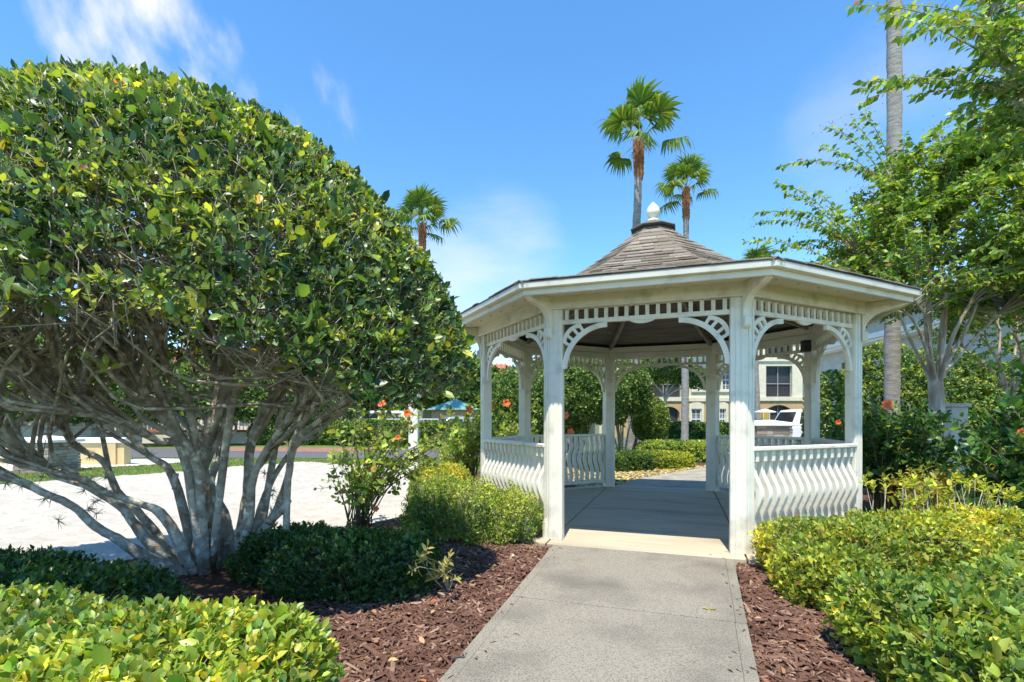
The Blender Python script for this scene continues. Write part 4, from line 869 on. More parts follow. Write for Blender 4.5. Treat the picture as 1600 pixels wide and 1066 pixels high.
# ------------------------------------------------------------------ topiary trees, hedges and trees behind the gazebo
def round_tree(name, label, base, ells, n, ll, lw, pal, trunk, cat="tree", group=None, k=6, tmpl=LEAF_MIN, e=2.2, material=L_far, bump=.06, stems=6, trunk_r=.06, sp=.12, zmin=-.95, bark=M_bark):
    t = thing(name, label, cat, base, 0, group); B = np.array(base); Ls = []; tot = sum(a * b_ + a * c + b_ * c for *_, a, b_, c in [(0, 0, 0, *q[3:]) for q in ells])
    for i, (cx, cy, cz, a, b_, c) in enumerate(ells):
        ni = int(n * (a * b_ + a * c + b_ * c) / tot)
        for sc, f_ in ((1, .6), (.86, .28), (.65, .12)):
            p, nn = superell(max(4, int(ni * f_)), (cx, cy, cz), np.array((a, b_, c)) * sc, e, zmin, bump, i + int(sc * 9))
            keep = np.ones(len(p), bool)
            for j, q in enumerate(ells):
                if j != i: keep &= ~inside(p, q[:3], q[3:], e, .78)
            p, nn = p[keep], nn[keep]; ax = nn * .6 + up * .35 + rng.normal(0, .45, p.shape); L = rng.uniform(.6, 1.3, len(p)) * sp
            Ls.append(sprigs(p - norm(ax) * (L * .7)[:, None] - B, ax, L, k, ll, lw, .5, 1.2, .2, .25))
    leaves("crown", catl(*Ls), pal, material, t, tmpl, .25, .12)
    m = MB()
    for s in range(stems):
        q = ells[s % len(ells)]; e_ = Vector((q[0] + random.uniform(-.6, .6) * q[3], q[1] + random.uniform(-.6, .6) * q[4], q[2] + random.uniform(-.2, .4) * q[5])); b0 = Vector((random.uniform(-1, 1) * trunk_r, random.uniform(-1, 1) * trunk_r, -.08))
        if trunk > 0 : f0 = Vector((0, 0, trunk)); pts = [b0, f0 + b0 * .4, (e_ - Vector(base)) * .6 + f0 * .4, e_ - Vector(base)]
        else: v = e_ - Vector(base); pts = [b0, Vector((v.x * .35, v.y * .35, v.z * .4)), Vector((v.x * .7, v.y * .7, v.z * .7)), v]
        r0 = trunk_r * (1 if trunk > 0 else .6); m.tube(pts, [r0, r0 * .75, r0 * .5, r0 * .2], 7, 4, .06)
    m.build("trunk", bark, t, True); return t
PAL_TOP = [(.055, .12, .026, 4), (.095, .17, .033, 4), (.17, .25, .045, 2.5), (.28, .33, .06, 1)]
def gb(px, d): return ((px - 800) / F * d, d, -.1)
def el(px, py, d, rx, rz, ry=None): return (*W(px, py, d), rx, ry or rx, rz)
round_tree("clipped_tree", "rounded evergreen seen through the gazebo's left arches", gb(812, 14.5), [el(812, 645, 14.5, 1.05, 1.25)], 5200, .085, .045, PAL_TOP, 0, stems=9)
round_tree("clipped_tree", "wide clipped evergreen with bare stems behind the gazebo's back left railing", gb(900, 13), [el(902, 618, 13, 1.25, .95), el(872, 650, 13.2, .8, .75)], 7500, .08, .042, PAL_TOP, 0, stems=14, trunk_r=.07, zmin=-.75)
round_tree("clipped_tree", "tall clipped evergreen left of the ball topiary behind the gazebo", gb(972, 15.5), [el(976, 612, 15.5, .78, .88), el(952, 640, 15.3, .5, .55)], 5200, .085, .045, PAL_TOP, 0, stems=7, zmin=-.8)
round_tree("ball_topiary", "smooth yellow green ball topiary on thin stems behind the gazebo", gb(1012, 16.5), [el(1016, 657, 16.5, .56, .74)], 4200, .06, .034, PAL_TOP + [(.30, .35, .05, 4)], 0, stems=6, trunk_r=.04, bump=.02, zmin=-.85)
hedge("low_hedge", "dark low hedge behind the gazebo at the left of the back path", [(2.2, 12.0, .55, .5, .44), (2.95, 12.3, .5, .5, .44)], 1900, .06, .032, PAL_DARK + [(.16, .22, .04, 3)], L_soft, 6, tmpl=LEAF_MIN, zg=-.08, stems=False)
hedge("low_hedge", "bright low hedge in front of the ball topiary behind the gazebo", [(3.7, 12.7, .6, .5, .42), (4.25, 12.9, .4, .4, .38)], 1900, .06, .032, PAL_YEL, L_soft, 6, tmpl=LEAF_MIN, zg=-.08, stems=False)
hedge("low_hedge", "rounded hedge at the bend of the back path", [(4.6, 15.2, .8, .6, .58), (5.5, 14.8, .8, .6, .58), (6.2, 15.2, .7, .6, .56)], 900, .075, .042, PAL_BOX, L_soft, 6, tmpl=LEAF_MIN, zg=-.08, stems=False)
hedge("foundation_hedge", "dark hedge along the foot of the tan apartment building", [(12 + 2.0 * i, 34.6, 1.2, .6, 1.1) for i in range(6)], 260, .16, .09, PAL_MID, L_far, 6, tmpl=LEAF_MIN, zg=-.1, stems=False)
# leaf litter on the bed behind the gazebo
n = 2600; lp = np.c_[rng.uniform(1.2, 5.2, n * 3), rng.uniform(8.6, 13.2, n * 3)]; lp = lp[in_poly(lp, BED_B)][:n]; n = len(lp); a = rng.uniform(0, 6.28, n)
tag(leaves("leaf_litter", [np.c_[lp, np.full(n, -.045)], np.c_[np.cos(a), np.sin(a), rng.normal(0, .2, n)], norm(np.c_[rng.normal(0, .3, (n, 2)), np.ones(n)]), np.full(n, .10), np.full(n, .055)], [(.60, .50, .28, 3), (.68, .58, .36, 3), (.45, .30, .14, 2), (.5, .45, .2, 2)], L_soft, None, LEAF_LO), "pale yellow leaf litter on the bed behind the gazebo", "leaf litter", kind="stuff")
n = 150; lp = np.c_[rng.uniform(-1.3, 2.0, n * 5), rng.uniform(1.4, 5, n * 5)]; lp = lp[in_poly(lp, BED_L) | in_poly(lp, BED_R)][:n]; n = len(lp); a = rng.uniform(0, 6.28, n)
tag(leaves("leaf_litter", [np.c_[lp, np.full(n, -.022)], np.c_[np.cos(a), np.sin(a), rng.normal(0, .25, n)], norm(np.c_[rng.normal(0, .4, (n, 2)), np.ones(n)]), np.full(n, .05), np.full(n, .026)], [(.42, .24, .12, 3), (.55, .42, .22, 2), (.35, .14, .07, 2)], L_soft, None, LEAF_HI), "dry tan leaves scattered on the mulch beside the path", "leaf litter", kind="stuff")
lf = G(1108, 953, -.004)
tag(leaves("fallen_leaf", [np.array([[lf.x, lf.y, -.004]] * 2), norm(np.array([[1, .2, .12], [-.6, .5, .15]])), np.array([[0, 0, 1.], [0, .1, 1.]]), np.array([.05, .045]), np.array([.024, .02])], [(.42, .40, .06, 1)], L_soft), "yellow green leaf lying alone on the concrete path", "leaf")
a = G(705, 1029, -.004); b = G(727, 1027, -.004); m = MB(); m.tube([a, a.lerp(b, .5) + Vector((0, .006, .004)), b], [.004, .005, .003], 5, 3); tag(m.build("twig", M_dark), "short dark twig lying on the path near its left edge", "twig")

# tall hedge and big green mass right of the gazebo
hedge("tall_hedge", "tall sunlit evergreen hedge behind the palm trunk right of the gazebo", [(9.45, 14.4, .75, .9, 2.7), (10.5, 14.2, 1.0, .9, 3.35), (12.0, 14.2, 1.2, 1, 3.2), (13.6, 14.0, 1.1, .8, 2.9)], 420, .095, .052, PAL_TOP + [(.30, .35, .05, 3)], L_far, 6, tmpl=LEAF_MIN, zg=-.1, stems=False, bump=.05)
round_tree("oak_tree", "small tree with a thin bent trunk in front of the left screened balcony", gb(1040, 33), [el(1040, 572, 33, 1.5, 1.0), el(1066, 586, 33, 1.0, .7), el(1014, 582, 33, 1.0, .6), el(1092, 592, 32, .8, .6)], 3000, .17, .09, PAL_MID, 2.6, k=5, tmpl=LEAF_MIN, stems=5, trunk_r=.09, bump=.2, sp=.25)
far = [("dark bushy oak behind the far road left of the gazebo", 560, 34, [(0, 4.2, 2.6, 2.4), (1.6, 3.4, 1.8, 1.7), (-1.8, 3.3, 1.9, 1.7)]),
       ("dark oak behind the green roofed kiosk", 690, 44, [(0, 5.0, 3.0, 2.6), (2.4, 4.0, 2.2, 2.0), (-2.6, 4.2, 2.2, 2.2)]),
       ("round oak half hidden by the gazebo's left post", 745, 40, [(0, 3.6, 2.1, 2.2), (1.2, 2.6, 1.4, 1.5)]),
       ("leafy oak behind the clipped tree's stems near the clubhouse", 440, 36, [(0, 3.8, 2.4, 2.2), (-2, 3.0, 1.8, 1.6)]),
       ("spreading oak beyond the far left wall", 150, 30, [(0, 4.2, 2.6, 2.2), (2.4, 3.6, 2.0, 1.7), (-2.6, 3.6, 2.0, 1.7)]),
       ("oak in the far left background at the picture's edge", 20, 28, [(0, 4.4, 2.6, 2.4), (-2.4, 3.6, 2.0, 1.8)]),
       ("oak standing behind the rounded evergreens left of the building", 890, 42, [(0, 4.6, 3.0, 2.8), (2.4, 3.8, 2.0, 2.2), (-3.0, 4.0, 2.2, 2.2)])]
for lab, px, d, es in far:
    x, y, z = gb(px, d)
    round_tree("oak_tree", lab, (x, y, z), [(x + dx, y, cz, a, a * .8, c) for dx, cz, a, c in es], 2600, .32, .19, PAL_MID, 1.6, k=5, tmpl=LEAF_MIN, stems=6, trunk_r=.2, bump=.22, sp=.35, group="oaks in the background")
for lab, px, d, w in (("round evergreen beyond the road seen between the tree's left limbs", 70, 23, 2.0), ("round evergreen beyond the road seen left of the tree's trunks", 205, 24, 2.2), ("round evergreen beyond the road seen behind the tree's trunks", 330, 25, 2.1), ("round evergreen beyond the road seen right of the tree's trunks", 470, 26, 2.2)):
    x, y, z = gb(px, d)
    round_tree("round_tree", lab, (x, y, z), [(x, y, 2.7, w, w * .8, 1.6), (x + w * .8, y + .4, 2.3, w * .6, w * .6, 1.2), (x - w * .8, y + .3, 2.4, w * .6, w * .6, 1.3)], 3200, .18, .10, PAL_TOP, .5, k=5, tmpl=LEAF_MIN, stems=8, trunk_r=.10, bump=.15, sp=.25, group="evergreens beyond the road")
for i, (px, d, w, h) in enumerate([(690, 14.8, 1.1, .75), (610, 26, 2.2, 1.2), (480, 27, 2.4, 1.3)]):
    x, y, z = gb(px, d)
    hedge("clipped_hedge", ["low green hedge beyond the road left of the gazebo post", "green hedge in front of the kiosk behind the white post", "green hedge in front of the clubhouse right of the trunks"][i], [(x, 23.5 + i, w, .6, h), (x + w * 1.3, 23.5 + i, w, .6, h * .95)], 500, .11, .06, PAL_MID, L_far, 6, tmpl=LEAF_MIN, zg=-.1, stems=False)

# ------------------------------------------------------------------ tan apartment building
M_tan = mat("tan stucco", (.52, .36, .19), .85, (.46, .31, .16), 3, .15, 60); M_cream = mat("cream stucco", (.70, .65, .50), .8, (.62, .57, .43), 3, .1, 60)
M_trimw = mat("white trim", (.78, .76, .70), .6); M_screen = mat("dark insect screen", (.035, .037, .042), .5, spec=.5)
M_glass = mat("window glass", (.10, .12, .14), .08, (.22, .24, .25), 3.0, spec=.9, stretch=(.3, 1, 2)); M_metal = mat("bronze rail", (.06, .055, .05), .5)
M_tile = mat("terracotta roof tile", (.44, .16, .09), .8, (.33, .11, .065), 4, .3, 20); M_brownf = mat("bronze frame", (.16, .13, .11), .5)
BD = 38.0; BY = BD
bld = thing("apartment_building", "tan and cream stucco apartment block with screened balconies behind the gazebo", "building", ((1130 - 800) / F * BD, BD, -.1))
BO = Vector(bld.location)
def bx(px, d=BD): return (px - 800) / F * d - BO.x
def bz(py, d=BD): return CAMH + (HOR - py) / F * d + .1
def wall_open(x0, x1, z0, z1, y0, y1, ops):     # solid wall with rectangular openings, decomposed into boxes
    m = MB(); xs_ = sorted({x0, x1, *[o[0] for o in ops], *[o[1] for o in ops]})
    for a, b_ in zip(xs_[:-1], xs_[1:]):
        cuts = sorted([(o[2], o[3]) for o in ops if o[0] <= a + 1e-6 and o[1] >= b_ - 1e-6]); z = z0
        for c, d in cuts:
            if c > z + 1e-6: m.b2(a, b_, y0, y1, z, c)
            z = d
        if z < z1 - 1e-6: m.b2(a, b_, y0, y1, z, z1)
    return m
FLH = 2.92
def screen_bay(o, y, arch=False):
    x0, x1, z0, z1 = o
    s = MB(); s.b2(x0, x1, y + .28, y + .31, z0, z1); sc_ = s.build("balcony_screen", M_screen, bld)
    f = MB(); w = .06; f.b2(x0, x1, y + .20, y + .26, z0, z0 + w); f.b2(x0, x1, y + .20, y + .26, z1 - w, z1); f.b2(x0, x0 + w, y + .20, y + .26, z0 + w, z1 - w); f.b2(x1 - w, x1, y + .20, y + .26, z0 + w, z1 - w)
    xm = (x0 + x1) / 2; f.b2(xm - .03, xm + .03, y + .20, y + .26, z0 + w, z1 - w); f.b2(x0 + w, xm - .03, y + .21, y + .25, z0 + .98, z0 + 1.04); f.b2(xm + .03, x1 - w, y + .21, y + .25, z0 + .98, z0 + 1.04); f.build("frame", mat("grey screen frame", (.30, .30, .29), .5), sc_)
    r = MB(); n = int((x1 - x0) / .13)
    for i in range(1, n): r.b2(x0 + (x1 - x0) * i / n - .014, x0 + (x1 - x0) * i / n + .014, y + .24, y + .27, z0 + w, z0 + .97)
    r.build("railing", M_metal, sc_)
    if arch:
        m = MB(); n = 14; rise = .42; q = [(x0, z1 - rise)] + [(x0 + (x1 - x0) * i / n, z1 - rise + rise * math.sin(math.pi * i / n) ** .75) for i in range(1, n)] + [(x1, z1 - rise)]
        left = q; right = [(a, z1 + .001) for a, b_ in q]; m.strip(left, right, lambda a, b_, t: (a, y + .002 + .22 * t, b_)); m.build("arch_head", M_tan, bld)
def sash_window(x0, x1, z0, z1, y, arched=True):
    gl = MB(); gl.b2(x0, x1, y + .10, y + .12, z0, z1); wo = gl.build("window", M_glass, bld)
    f = MB(); w = .07
    for a, b_, c, d in ((x0, x1, z0, z0 + w), (x0, x1, z1 - w, z1), (x0, x0 + w, z0 + w, z1 - w), (x1 - w, x1, z0 + w, z1 - w)): f.b2(a, b_, y + .03, y + .10, c, d)
    zm = (z0 + z1) / 2; f.b2(x0 + w, x1 - w, y + .04, y + .10, zm - .035, zm + .035); xm = (x0 + x1) / 2; f.b2(xm - .02, xm + .02, y + .06, y + .10, z0 + w, zm - .035); f.b2(xm - .02, xm + .02, y + .06, y + .10, zm + .035, z1 - w)
    for zq in ((z0 + zm) / 2, (zm + z1) / 2):
        f.b2(x0 + w, xm - .02, y + .065, y + .095, zq - .016, zq + .016); f.b2(xm + .02, x1 - w, y + .065, y + .095, zq - .016, zq + .016)
    f.build("frame", M_trimw, wo)
    t = MB(); cw = .17; t.b2(x0 - cw, x0, y - .06, y + .05, z0, z1); t.b2(x1, x1 + cw, y - .06, y + .05, z0, z1); t.b2(x0 - cw - .04, x1 + cw + .04, y - .10, y + .05, z0 - .14, z0)
    if arched: 
        n = 10; q = [(x0 - cw + (x1 - x0 + 2 * cw) * i / n, z1 + .34 + .18 * math.sin(math.pi * i / n)) for i in range(n + 1)]; t.strip(q, [(a, z1) for a, b_ in q], lambda a, b_, t_: (a, y - .06 + .11 * t_, b_))
    else: t.b2(x0 - cw, x1 + cw, y - .06, y + .05, z1, z1 + .2)
    t.build("surround", M_cream, wo)
# left bay (proud), centre wall, right bay (proud), far right wall
def facade(x0, x1, y, ops_by_floor, kind_fn):
    for fl_ in range(3):
        z0 = 0 if fl_ == 0 else .0 + FLH * fl_ - .05; z1 = FLH * (fl_ + 1) - .05; ops = ops_by_floor[fl_]
        wall_open(x0, x1, z0, z1, y, y + .32, ops).build("wall", M_tan if fl_ == 0 else M_cream, bld)
        b_ = MB(); b_.b2(x0 - .05, x1 + .05, y - .09, y - .002, z1 - .16, z1 + .12); b_.build("band", M_cream, bld)
        for o in ops: kind_fn(o, y, fl_)
def shift(o, k): return (o[0], o[1], o[2] + FLH * k, o[3] + FLH * k)
rbo = (bx(1197, 37), bx(1238, 37), 2.98, 5.30)
rb1 = (rbo[0], rbo[1], .25, 2.40)
facade(bx(1180, 37), bx(1254, 37), -1.0, [[rb1], [rbo], [shift(rbo, 1)]], lambda o, y, f_: screen_bay(o, y, f_ == 0))
lbo = (bx(1008), bx(1062), 2.98, 5.45); lb1 = (bx(1028), bx(1059), .15, 2.30)
facade(bx(940), bx(1066), -.4, [[lb1], [lbo], [shift(lbo, 1)]], lambda o, y, f_: screen_bay(o, y, f_ == 0))
cw_ = [(bx(1080), bx(1096), .55, 2.15), (bx(1124), bx(1134), .55, 2.15)]; cw2 = [(a, b_, c + 3.0, d + 3.1) for a, b_, c, d in [(bx(1084), bx(1098), .55, 2.05), (bx(1128), bx(1141), .55, 2.05)]]
facade(bx(1066), bx(1168), 0, [cw_, cw2, [shift(o, 1) for o in cw2]], lambda o, y, f_: sash_window(*o, y, f_ == 0))
fw = [(bx(1268), bx(1296), .4, 2.3)]; facade(bx(1254, 38), bx(1315), .6, [fw, [shift(fw[0], 1)], [shift(fw[0], 2)]], lambda o, y, f_: screen_bay(o, y))
cm_ = MB(); cm_.b2(bx(940), bx(1315), 1.0, 9, 0, 8.7); cm_.build("core", M_cream, bld)
re_ = MB(); re_.b2(bx(1168.5), bx(1179.5), -.1, .3, 0, 8.7); re_.build("downspout_recess", M_brownf, bld)
rf = MB(); x0, x1 = bx(930), bx(1325); rf.add([(x0, -1.8, 8.72), (x1, -1.8, 8.72), (x1, 10, 8.72), (x0, 10, 8.72), (x0 + 4, 4, 10.6), (x1 - 4, 4, 10.6), (x0, -1.8, 8.95), (x1, -1.8, 8.95), (x1, 10, 8.95), (x0, 10, 8.95)], [(0, 1, 7, 6), (1, 2, 8, 7), (2, 3, 9, 8), (3, 0, 6, 9), (0, 3, 2, 1), (6, 7, 5, 4), (7, 8, 5), (8, 9, 4, 5), (9, 6, 4)])
rf.build("roof", M_tile, bld)

# white building at the right edge
wb = thing("white_building", "white stucco building with two overhanging eaves at the right picture edge", "building", (15.2, 15, -.1))
M_wst = mat("white stucco", (.52, .51, .48), .85, (.45, .44, .41), 3, .1, 60)
wall_open(0, 12, 0, 5.6, 0, .3, [(1.2, 2.6, 1.0, 2.4), (1.2, 2.6, 3.4, 4.6), (5, 6.5, 1, 2.4)]).build("wall", M_wst, wb)
m = MB(); m.b2(.0, .3, .301, 10, 0, 5.6); m.build("wall", M_wst, wb)
for zz in (1.0, 3.4): m = MB(); m.b2(1.2, 2.6, .15, .18, zz, zz + (1.4 if zz < 2 else 1.2)); w_ = m.build("window", M_glass, wb); m = MB(); m.b2(1.88, 1.92, .1, .149, zz, zz + 1.2); m.build("frame", M_trimw, w_)
m = MB(); m.b2(5, 6.5, .15, .18, 1, 2.4); m.build("window", M_glass, wb)
for z, o in ((4.55, .7), (5.65, .9)): m = MB(); m.b2(-o, 12, -o, 10, z, z + .22); m.b2(-o + .08, 12, -o + .08, 10, z - .10, z - .002); bevel(m.build("eave", M_trimw, wb), .02)
m = MB(); m.add([(-.9, -.9, 5.88), (12, -.9, 5.88), (12, 10, 5.88), (-.9, 10, 5.88), (4, 4.5, 7.2), (12, 4.5, 7.2)], [(0, 1, 5, 4), (2, 3, 4, 5), (3, 0, 4), (1, 2, 5), (0, 3, 2, 1)]); m.build("roof", M_tile, wb)
pw = thing("pillar", "plain white stucco pillar behind the pale barked tree's trunk", "pillar", tuple(P(1489, 657, 10.5))[:2] + (-.1,))
m = MB(); m.b2(-.17, .17, -.17, .17, 0, 1.52); bevel(m.build("shaft", M_wst, pw), .01); m = MB(); m.b2(-.21, .21, -.21, .21, 1.521, 1.60); bevel(m.build("cap", M_wst, pw), .01)

# ------------------------------------------------------------------ clubhouse, kiosk, red roofed house (left background)
cl_ = thing("clubhouse", "cream clubhouse with red tile roof behind the big tree's limbs", "building", (-19.5, 31, -.1))
wall_open(-13, 9.5, 0, 3.5, 0, .3, [(-11 + 3.2 * i, -9.6 + 3.2 * i, .9, 2.6) for i in range(6)]).build("wall", M_cream, cl_)
for i in range(6):
    m = MB(); m.b2(-11 + 3.2 * i, -9.6 + 3.2 * i, .12, .15, .9, 2.6); w_ = m.build("window", M_glass, cl_)
    m = MB(); m.b2(-10.33 + 3.2 * i, -10.27 + 3.2 * i, .06, .119, .9, 2.6); m.b2(-11 + 3.2 * i, -10.331 + 3.2 * i, .07, .118, 1.7, 1.76); m.b2(-10.269 + 3.2 * i, -9.6 + 3.2 * i, .07, .118, 1.7, 1.76); m.build("frame", M_trimw, w_)
m = MB(); m.b2(-13, 9.5, .301, 9, 0, 3.5); m.build("core", M_cream, cl_)
def tile_roof(parent, x0, x1, y0, y1, z0, z1, inset):
    m = MB(); ym = (y0 + y1) / 2; n = int((x1 - x0) / .45)
    m.add([(x0, y0, z0), (x1, y0, z0), (x1, y1, z0), (x0, y1, z0), (x0 + inset, ym, z1), (x1 - inset, ym, z1)], [(0, 1, 5, 4), (2, 3, 4, 5), (3, 0, 4), (1, 2, 5), (0, 3, 2, 1)]); r = m.build("roof", M_tile, parent)
    m = MB()
    for i in range(n + 1):
        x = x0 + (x1 - x0) * i / n; f_ = min(1, min(x - x0, x1 - x) / inset); 
        if f_ > .05: m.tube([(x, y0 - .03, z0 + .03), (x, y0 + (ym - y0) * f_, z0 + (z1 - z0) * f_ + .03)], [.09, .09], 6, 1)
    m.build("tile_rolls", M_tile, r); return r
tile_roof(cl_, -13.8, 10.3, -.8, 9.8, 3.5, 6.3, 4.5)
rh = thing("red_roofed_house", "house with red tile roof showing through the gazebo's left arch", "building", (-1.4, 46, -.1))
wall_open(-7, 4, 0, 4.6, 0, .3, [(-5, -3.8, 1, 2.6), (-1, .2, 1, 2.6), (2, 3.2, 1, 2.6)]).build("wall", M_cream, rh)
for x in (-5, -1, 2): m = MB(); m.b2(x, x + 1.2, .12, .15, 1, 2.6); m.build("window", M_glass, rh)
m = MB(); m.b2(-7, 4, .301, 8, 0, 4.6); m.build("core", M_cream, rh); tile_roof(rh, -7.8, 4.8, -.8, 8.8, 4.6, 6.9, 4)
M_teal = mat("teal metal roof", (.20, .38, .28), .4, (.13, .30, .27), 3, metal=.2)
kd = 34.0; kk = thing("kiosk", "small tan gatehouse with green hipped metal roof left of the gazebo", "building", tuple(P(712, 657, kd))[:2] + (-.1,))
m = MB(); m.add([(-1.8, -1.5, 1.95), (1.8, -1.5, 1.95), (1.8, 1.5, 1.95), (-1.8, 1.5, 1.95), (-.05, 0, 2.72), (.05, 0, 2.72)], [(0, 1, 5, 4), (2, 3, 4, 5), (3, 0, 4), (1, 2, 5), (0, 3, 2, 1)]); kr = m.build("roof", M_teal, kk)
m = MB()
for i in range(9):
    x = -1.8 + 3.6 * i / 8; f_ = max(.02, 1 - abs(x) / 1.8)
    m.tube([(x, -1.5, 1.97), (x * 1, -1.5 + 1.5 * f_, 1.97 + .75 * f_)], [.025, .025], 5, 1)
m.build("standing_seams", M_teal, kr)
wall_open(-1.45, 1.45, 0, 1.94, -1.2, -1.0, [(-.9, .9, .9, 1.6)]).build("wall", M_tan, kk); m = MB(); m.b2(-1.45, 1.45, -.999, 1.2, 0, 1.94); m.build("core", M_tan, kk)
m = MB(); m.b2(-.9, .9, -1.12, -1.10, .9, 1.6); m.build("window", M_glass, kk)

# ------------------------------------------------------------------ stone pillars, low walls
M_stone = [mat("ledge stone %d" % i, c, .9, tuple(x * .7 for x in c), 14, .5, 40) for i, c in enumerate([(.42, .36, .28), (.33, .28, .22), (.48, .43, .36), (.27, .23, .19), (.40, .31, .22)])]
cub = [MB().box((0, 0, 0), (1, 1, 1)).mesh("stone", mm) for mm in M_stone]
def stone_pillar(label, loc, w, h, cap_h, lantern=False):
    t = thing("stone_pillar", label, "pillar", loc, 0, "stacked stone pillars"); m = MB(); m.b2(-w / 2 + .03, w / 2 - .03, -w / 2 + .03, w / 2 - .03, 0, h); core = m.build("core", M_stone[3], t)
    z = 0; r = random.Random(int(loc[0] * 10))
    while z < h - .02:
        hh = min(r.uniform(.05, .10), h - z)
        for face in range(3):
            u = -w / 2
            while u < w / 2 - .02:
                l = min(r.uniform(.12, .32), w / 2 - u); pr = r.uniform(.0, .025); o = link("stone", r.choice(cub), core)
                c = u + l / 2
                if face == 0: o.location = (c, -w / 2 + .02 - pr, z + hh / 2); o.scale = (l - .008, .07, hh - .008)
                elif face == 1: o.location = (w / 2 - .02 + pr, c, z + hh / 2); o.scale = (.07, l - .008, hh - .008)
                else: o.location = (-w / 2 + .02 - pr, c, z + hh / 2); o.scale = (.07, l - .008, hh - .008)
                u += l
        z += hh
    m = MB(); cw = w / 2 + .08; m.b2(-cw, cw, -cw, cw, h + .001, h + cap_h * .45); z0 = h + cap_h * .45 + .0005
    m.add([(-cw, -cw, z0), (cw, -cw, z0), (cw, cw, z0), (-cw, cw, z0), (0, 0, z0 + cap_h * .6)], [(0, 1, 4), (1, 2, 4), (2, 3, 4), (3, 0, 4), (0, 3, 2, 1)]); bevel(m.build("cap", M_trimw, t), .01)
    return t, h + cap_h
sp1 = G(75, 738, -.1); stone_pillar("stacked stone pillar with flat pale cap at the far left behind the limbs", (sp1.x, sp1.y, -.1), .82, .72, .16)
spd = 13.5; spx = 6.84
_, lh = stone_pillar("stacked stone pillar with white cap seen over the right railing", (spx, spd, -.1), .92, 1.10, .17)
lt = thing("lantern", "small white hooded lantern with amber glass on the stone pillar", "lantern", (spx - .12 * 0, spd, -.1 + lh - .03))
M_amb = mat("amber glass", (.65, .42, .06), .3)
m = MB(); m.b2(-.10, .10, -.10, .10, 0, .03); m.build("base", M_trimw, lt); m = MB(); m.b2(-.075, .075, -.075, .075, .031, .22); m.build("glass", M_amb, lt)
m = MB(); m.add([(-.2, -.2, .222), (.2, -.2, .222), (.2, .2, .222), (-.2, .2, .222), (-.2, -.2, .24), (.2, -.2, .24), (.2, .2, .24), (-.2, .2, .24), (0, 0, .32)], [(0, 3, 2, 1), (0, 1, 5, 4), (1, 2, 6, 5), (2, 3, 7, 6), (3, 0, 4, 7), (4, 5, 8), (5, 6, 8), (6, 7, 8), (7, 4, 8)]); m.build("hood", M_trimw, lt)
for a in (-1, 1):
    for b_ in (-1, 1): m = MB(); m.b2(a * .082 - .008, a * .082 + .008, b_ * .082 - .008, b_ * .082 + .008, .031, .2215); m.build("corner_bar", M_trimw, lt)
M_yel = mat("yellow stucco", (.62, .48, .25), .85, (.56, .42, .21), 3, .1, 60)
lw = thing("low_wall", "low yellow stucco wall with pale coping at the far left", "wall", (-14, 13.9, -.1))
m = MB(); m.b2(-14, 3.2, 0, .25, 0, .62); m.build("wall_face", M_yel, lw); m = MB(); m.b2(-14.05, 3.25, -.06, .31, .621, .76); bevel(m.build("coping", M_trimw, lw), .01)
m = MB(); m.b2(2.6, 3.0, -.05, -.001, 0, .62); m.build("pilaster", M_yel, lw)
w2 = thing("low_wall", "long low beige wall with white railing beyond the road", "wall", (-12, 27, -.1))
m = MB(); m.b2(-8, 8, 0, .3, 0, .62); m.build("wall_face", M_cream, w2); m = MB(); m.b2(-8.05, 8.05, -.06, .36, .621, .74); m.build("coping", M_tile, w2)
m = MB(); m.b2(-8, 8, .12, .16, 1.30, 1.35)
for i in range(81): m.b2(-8 + .2 * i - .012, -8 + .2 * i + .012, .125, .155, .741, 1.2999)
m.build("railing", M_trimw, w2)
M_brick = mat("red brick pavers", (.30, .16, .11), .85, (.22, .11, .08), 6, .3, 40)
flat("paver_apron", [(-13, 20.2), (-6.5, 19.4), (-5.5, 22.5), (-14, 23.2)], -.082, M_brick)

# white square post in the sand
vp = G(647, 762, -.08); po = thing("white_post", "white square post standing in the sand behind the orange hibiscus", "post", (vp.x, vp.y, -.08))
m = MB(); m.b2(-.085, .085, -.085, .085, 0, 2.35); bevel(m.build("shaft", M_trimw, po), .012); m = MB(); m.b2(-.105, .105, -.105, .105, 2.351, 2.39); m.b2(-.07, .07, -.07, .07, 2.3905, 2.43); m.build("cap", M_trimw, po)
m = MB(); m.b2(-.10, .10, -.10, .10, .001, .10); bevel(m.build("base_collar", M_trimw, po), .01)
for u in (-.05, 0, .05): m = MB(); m.b2(u - .008, u + .008, -.089, -.0855, .12, 2.3); m.build("rib", M_trimw, po)

